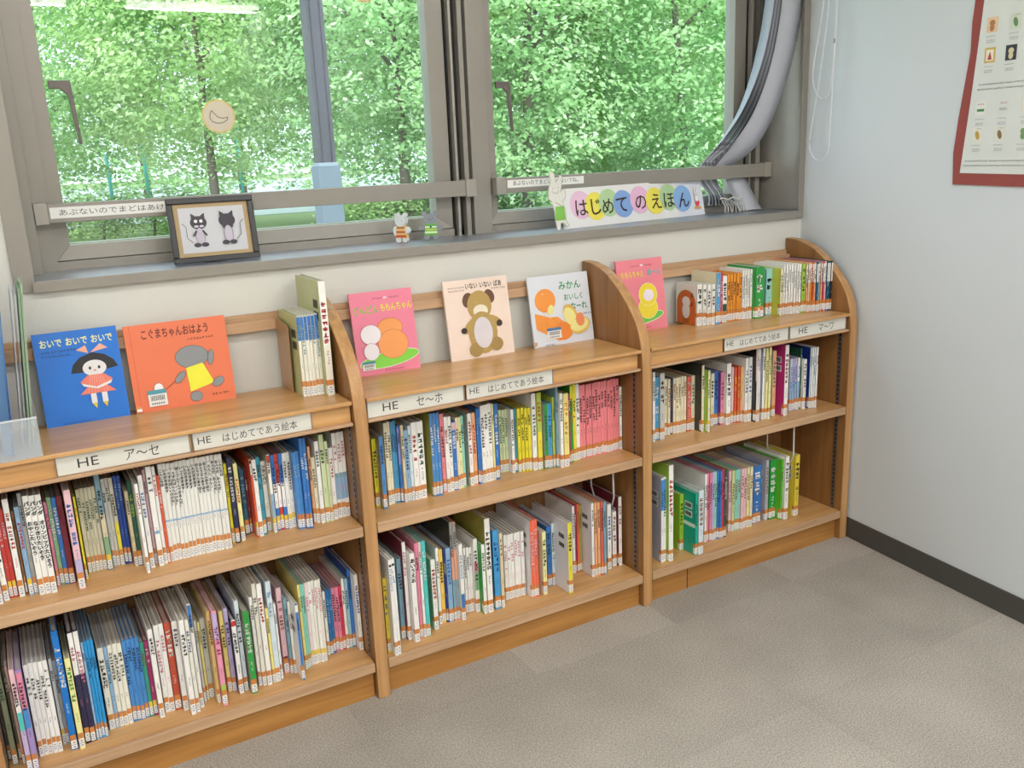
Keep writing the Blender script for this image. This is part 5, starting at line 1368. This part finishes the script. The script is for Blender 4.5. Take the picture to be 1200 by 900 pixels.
ribbon([(1.800, .010, 2.30), (1.800, .012, 1.95), (1.785, .035, 1.72), (1.742, .065, 1.54), (1.692, .11, 1.42), (1.648, .190, 1.345), (1.640, .196, 1.31)],
       [.050, .050, .050, .049, .046, .040, .034], [X, X, (1, .05, -.1), (1, .05, -.25), (1, 0, -.5), (1, 0, -.55), (1, 0, -.3)], 'slat', M_SLAT)
for q_ in range(4):
    ribbon([(1.712 - .003 * q_, .176 + .004 * q_, 1.288), (1.730 - .003 * q_, .155 + .004 * q_, 1.23), (1.748 - .003 * q_, .132 + .004 * q_, 1.1725)], [.040, .043, .047], [X, X, X], 'slat', M_SLAT)
for j in range(6):
    o_ = 0.010 * (j + 1); w_ = .0035 * (j + 1)
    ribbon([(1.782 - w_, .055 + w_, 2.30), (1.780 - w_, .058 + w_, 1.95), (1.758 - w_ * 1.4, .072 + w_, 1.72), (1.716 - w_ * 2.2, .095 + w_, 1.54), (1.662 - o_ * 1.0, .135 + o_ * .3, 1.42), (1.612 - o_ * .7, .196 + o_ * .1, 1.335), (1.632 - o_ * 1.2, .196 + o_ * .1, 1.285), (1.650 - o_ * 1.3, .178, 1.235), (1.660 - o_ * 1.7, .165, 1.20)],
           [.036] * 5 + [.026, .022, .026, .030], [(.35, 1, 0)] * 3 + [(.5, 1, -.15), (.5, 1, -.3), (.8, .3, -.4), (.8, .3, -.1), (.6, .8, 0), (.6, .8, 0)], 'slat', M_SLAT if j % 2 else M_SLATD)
m = MB(); m.box(1.715, 2.3 - 0.49, 0.03, 0.13, 2.30, 2.345, M_WHITE); m.box(-0.62, 1.84, 0.045, 0.085, 2.335, 2.36, M_WHITE); m.build('head_rail', t)
for j in range(9):
    m = MB(); x = 1.592 + 0.0125 * j; m.tube([(x, .13 + .004 * j, 1.222 - .003 * (j % 3)), (x - .004, .105, 1.196), (x - .012 + .004 * (j % 3), .098, 1.1735)], .0017, mat('dcdcd8', 0.5), 6)
    m.build('bottom_chain', t, smooth=True)
m = MB(); m.tube([(1.575 + .0105 * i, .120 + .003 * math.sin(i * 1.9), 1.222 + .004 * math.sin(i * 1.3)) for i in range(12)], .0024, mat('dcdcd8', 0.5), 6); m.build('bottom_chain', t, smooth=True)

# cords hanging in the corner
t = thing('blind_cord', (1.82, -0.12, 1.352), 'white looped pull cords hanging on the right wall by the window', 'cord')
def cord(pts, r=0.0022):
    P_ = []
    for i in range(len(pts) - 1):
        for j in range(6):
            f = j / 6; p0 = Vector(pts[max(i - 1, 0)]); p1 = Vector(pts[i]); p2 = Vector(pts[i + 1]); p3 = Vector(pts[min(i + 2, len(pts) - 1)])
            P_.append(0.5 * ((2 * p1) + (p2 - p0) * f + (2 * p0 - 5 * p1 + 4 * p2 - p3) * f * f + (3 * p1 - p0 - 3 * p2 + p3) * f ** 3))
    P_.append(Vector(pts[-1]))
    m = MB(); m.tube(P_, r, mat('dcdfe2', 0.5), 6); m.build('cord_loop', t, smooth=True)
cord([(1.815, -.055, 2.34), (1.815, -.115, 2.1), (1.815, -.105, 1.86), (1.818, -.070, 1.66), (1.820, -.075, 1.59), (1.815, -.115, 1.55), (1.806, -.155, 1.58), (1.806, -.165, 1.70), (1.808, -.163, 1.86), (1.81, -.15, 2.34)])
cord([(1.822, -.07, 2.34), (1.818, -.128, 2.1), (1.815, -.128, 1.86), (1.818, -.095, 1.60), (1.820, -.064, 1.42), (1.818, -.078, 1.365), (1.812, -.118, 1.345), (1.804, -.158, 1.37), (1.804, -.165, 1.45), (1.806, -.166, 1.62), (1.806, -.170, 1.86), (1.80, -.16, 2.34)])
q = MB(); q.tube([(1.8065, -.1665, 1.725), (1.8065, -.1665, 1.739)], .0042, mat('8a8a8a', 0.5), 8); q.build('cord_joint', t)

# ------------------------------------------------------------------ felt poster on the right wall
def wp(y, z, off):
    return Vector((wx(y) - off, y, z))
t = thing('wall_poster', wp(-1.1, 1.27, 0.002), 'white picture chart on dark red felt hanging on the right wall', 'poster')
edge = [(-0.652, 1.270), (-0.646, 1.36), (-0.655, 1.46), (-0.668, 1.56), (-0.678, 1.64), (-0.676, 1.72), (-0.684, 1.82), (-0.690, 1.98), (-0.692, 2.12)]
m = MB(); pts = edge + [(-1.62, 2.12), (-1.60, 1.255)]
m.prism([wp(y, z, 0.0015) for y, z in pts][::-1], Vector((-0.0025, 0.0003, 0)), mat('9c5550', 0.95, 0, 0.1)); m.build('felt_backing', t)
m = MB(); pts = [(-0.675, 1.303), (-0.692, 1.50), (-0.706, 1.70), (-0.716, 1.86), (-0.722, 2.08), (-1.58, 2.08), (-1.56, 1.290)]
m.prism([wp(y, z, 0.0045) for y, z in pts][::-1], Vector((-0.0008, 0.0001, 0)), mat('dde0dc', 0.7)); m.build('chart_paper', t)
A = Art(wp(0, 0, 0.0058), Vector((-0.115, -1, 0)), (0, 0, 1), Vector((-1, 0.115, 0)))
rq = random.Random(8)
def thumb(y, z, w, h, bg, fg, kind):
    u = -y * math.sqrt(1 + .115 ** 2)
    A.layer = 1
    A.rect(u, z, u + w, z + h, bg)
    if kind == 0: A.ell(u + w / 2, z + h * .62, w * .26, h * .2, fg, n=12); A.ell(u + w / 2, z + h * .3, w * .22, h * .24, fg, n=12)
    if kind == 1: A.rect(u + w * .14, z + h * .12, u + w * .86, z + h * .86, 'efe2d0'); A.poly([(u + w * .3, z + h * .2), (u + w * .7, z + h * .2), (u + w * .5, z + h * .75)], fg)
    if kind == 2: A.rect(u + w * .15, z + h * .28, u + w * .85, z + h * .45, fg); A.marks(u + w * .2, z + h * .72, 4, w * .14, 'c86a60', 1, 1.5, rq)
    if kind == 3: A.ell(u + w / 2, z + h * .45, w * .2, h * .32, fg, rot=.3, n=12); A.marks(u + w * .4, z + h * .86, 4, w * .1, '8a8a70', 1, 1.5, rq)
    A.marks(u + w * .02, z - h * .28, 9, w * .085, '7a7c80', 1, 1.5, rq); A.marks(u + w * .1, z - h * .55, 8, w * .085, '6a6c70', 2, 1.7, rq)
rows = [(1.965, [(0, 'e8d8a8', 'b88a50'), (1, 'd8c060', '9a3a30'), (0, 'f0c8b0', 'a86a50'), (3, 'e8e6da', 'c8a040')]),
        (1.685, [(0, 'e8c49c', 'b0784c'), (3, 'd4dcc8', '6a8a5a'), (2, 'e4e4dc', '4a6ab0'), (0, 'f0d8b8', 'c07a4a')]),
        (1.605, [(1, 'd2b04c', 'a83a34'), (0, '2c3038', 'd8c8a0'), (1, 'c4d0dc', '3a5a9a'), (0, 'e4c8c8', 'a04a5a')]),
        (1.463, [(2, 'e6e6e0', '3f8a3c'), (2, 'dcdeda', 'c0c2be'), (3, 'e4e0d0', '8a6a4a'), (1, 'd8c8d8', '6a4a8a')]),
        (1.391, [(3, 'e2e2d6', 'c09a40'), (3, 'dfdfd4', '8a6c4c'), (0, 'e0e0d8', '7a9a6a'), (2, 'e4e4e0', 'b04a4a')])]
for ri, (z, cells) in enumerate(rows):
    y0 = [-0.742, -0.727, -0.727, -0.712, -0.708][ri]
    for ci, (k_, bg, fg) in enumerate(cells):
        thumb(y0 - ci * (0.072 if ri != 2 else 0.066), z, 0.034, 0.040, bg, fg, k_)
for z, y in ((1.775, -.72), (1.545, -.715), (1.532, -.712), (1.335, -.690), (1.322, -.684), (1.86, -.735)):
    A.layer = 1; A.marks(-y * math.sqrt(1 + .115 ** 2), z, 46, 0.0055, '7a7c80', 1, 1.5, rq)
A.build('chart_print', t)
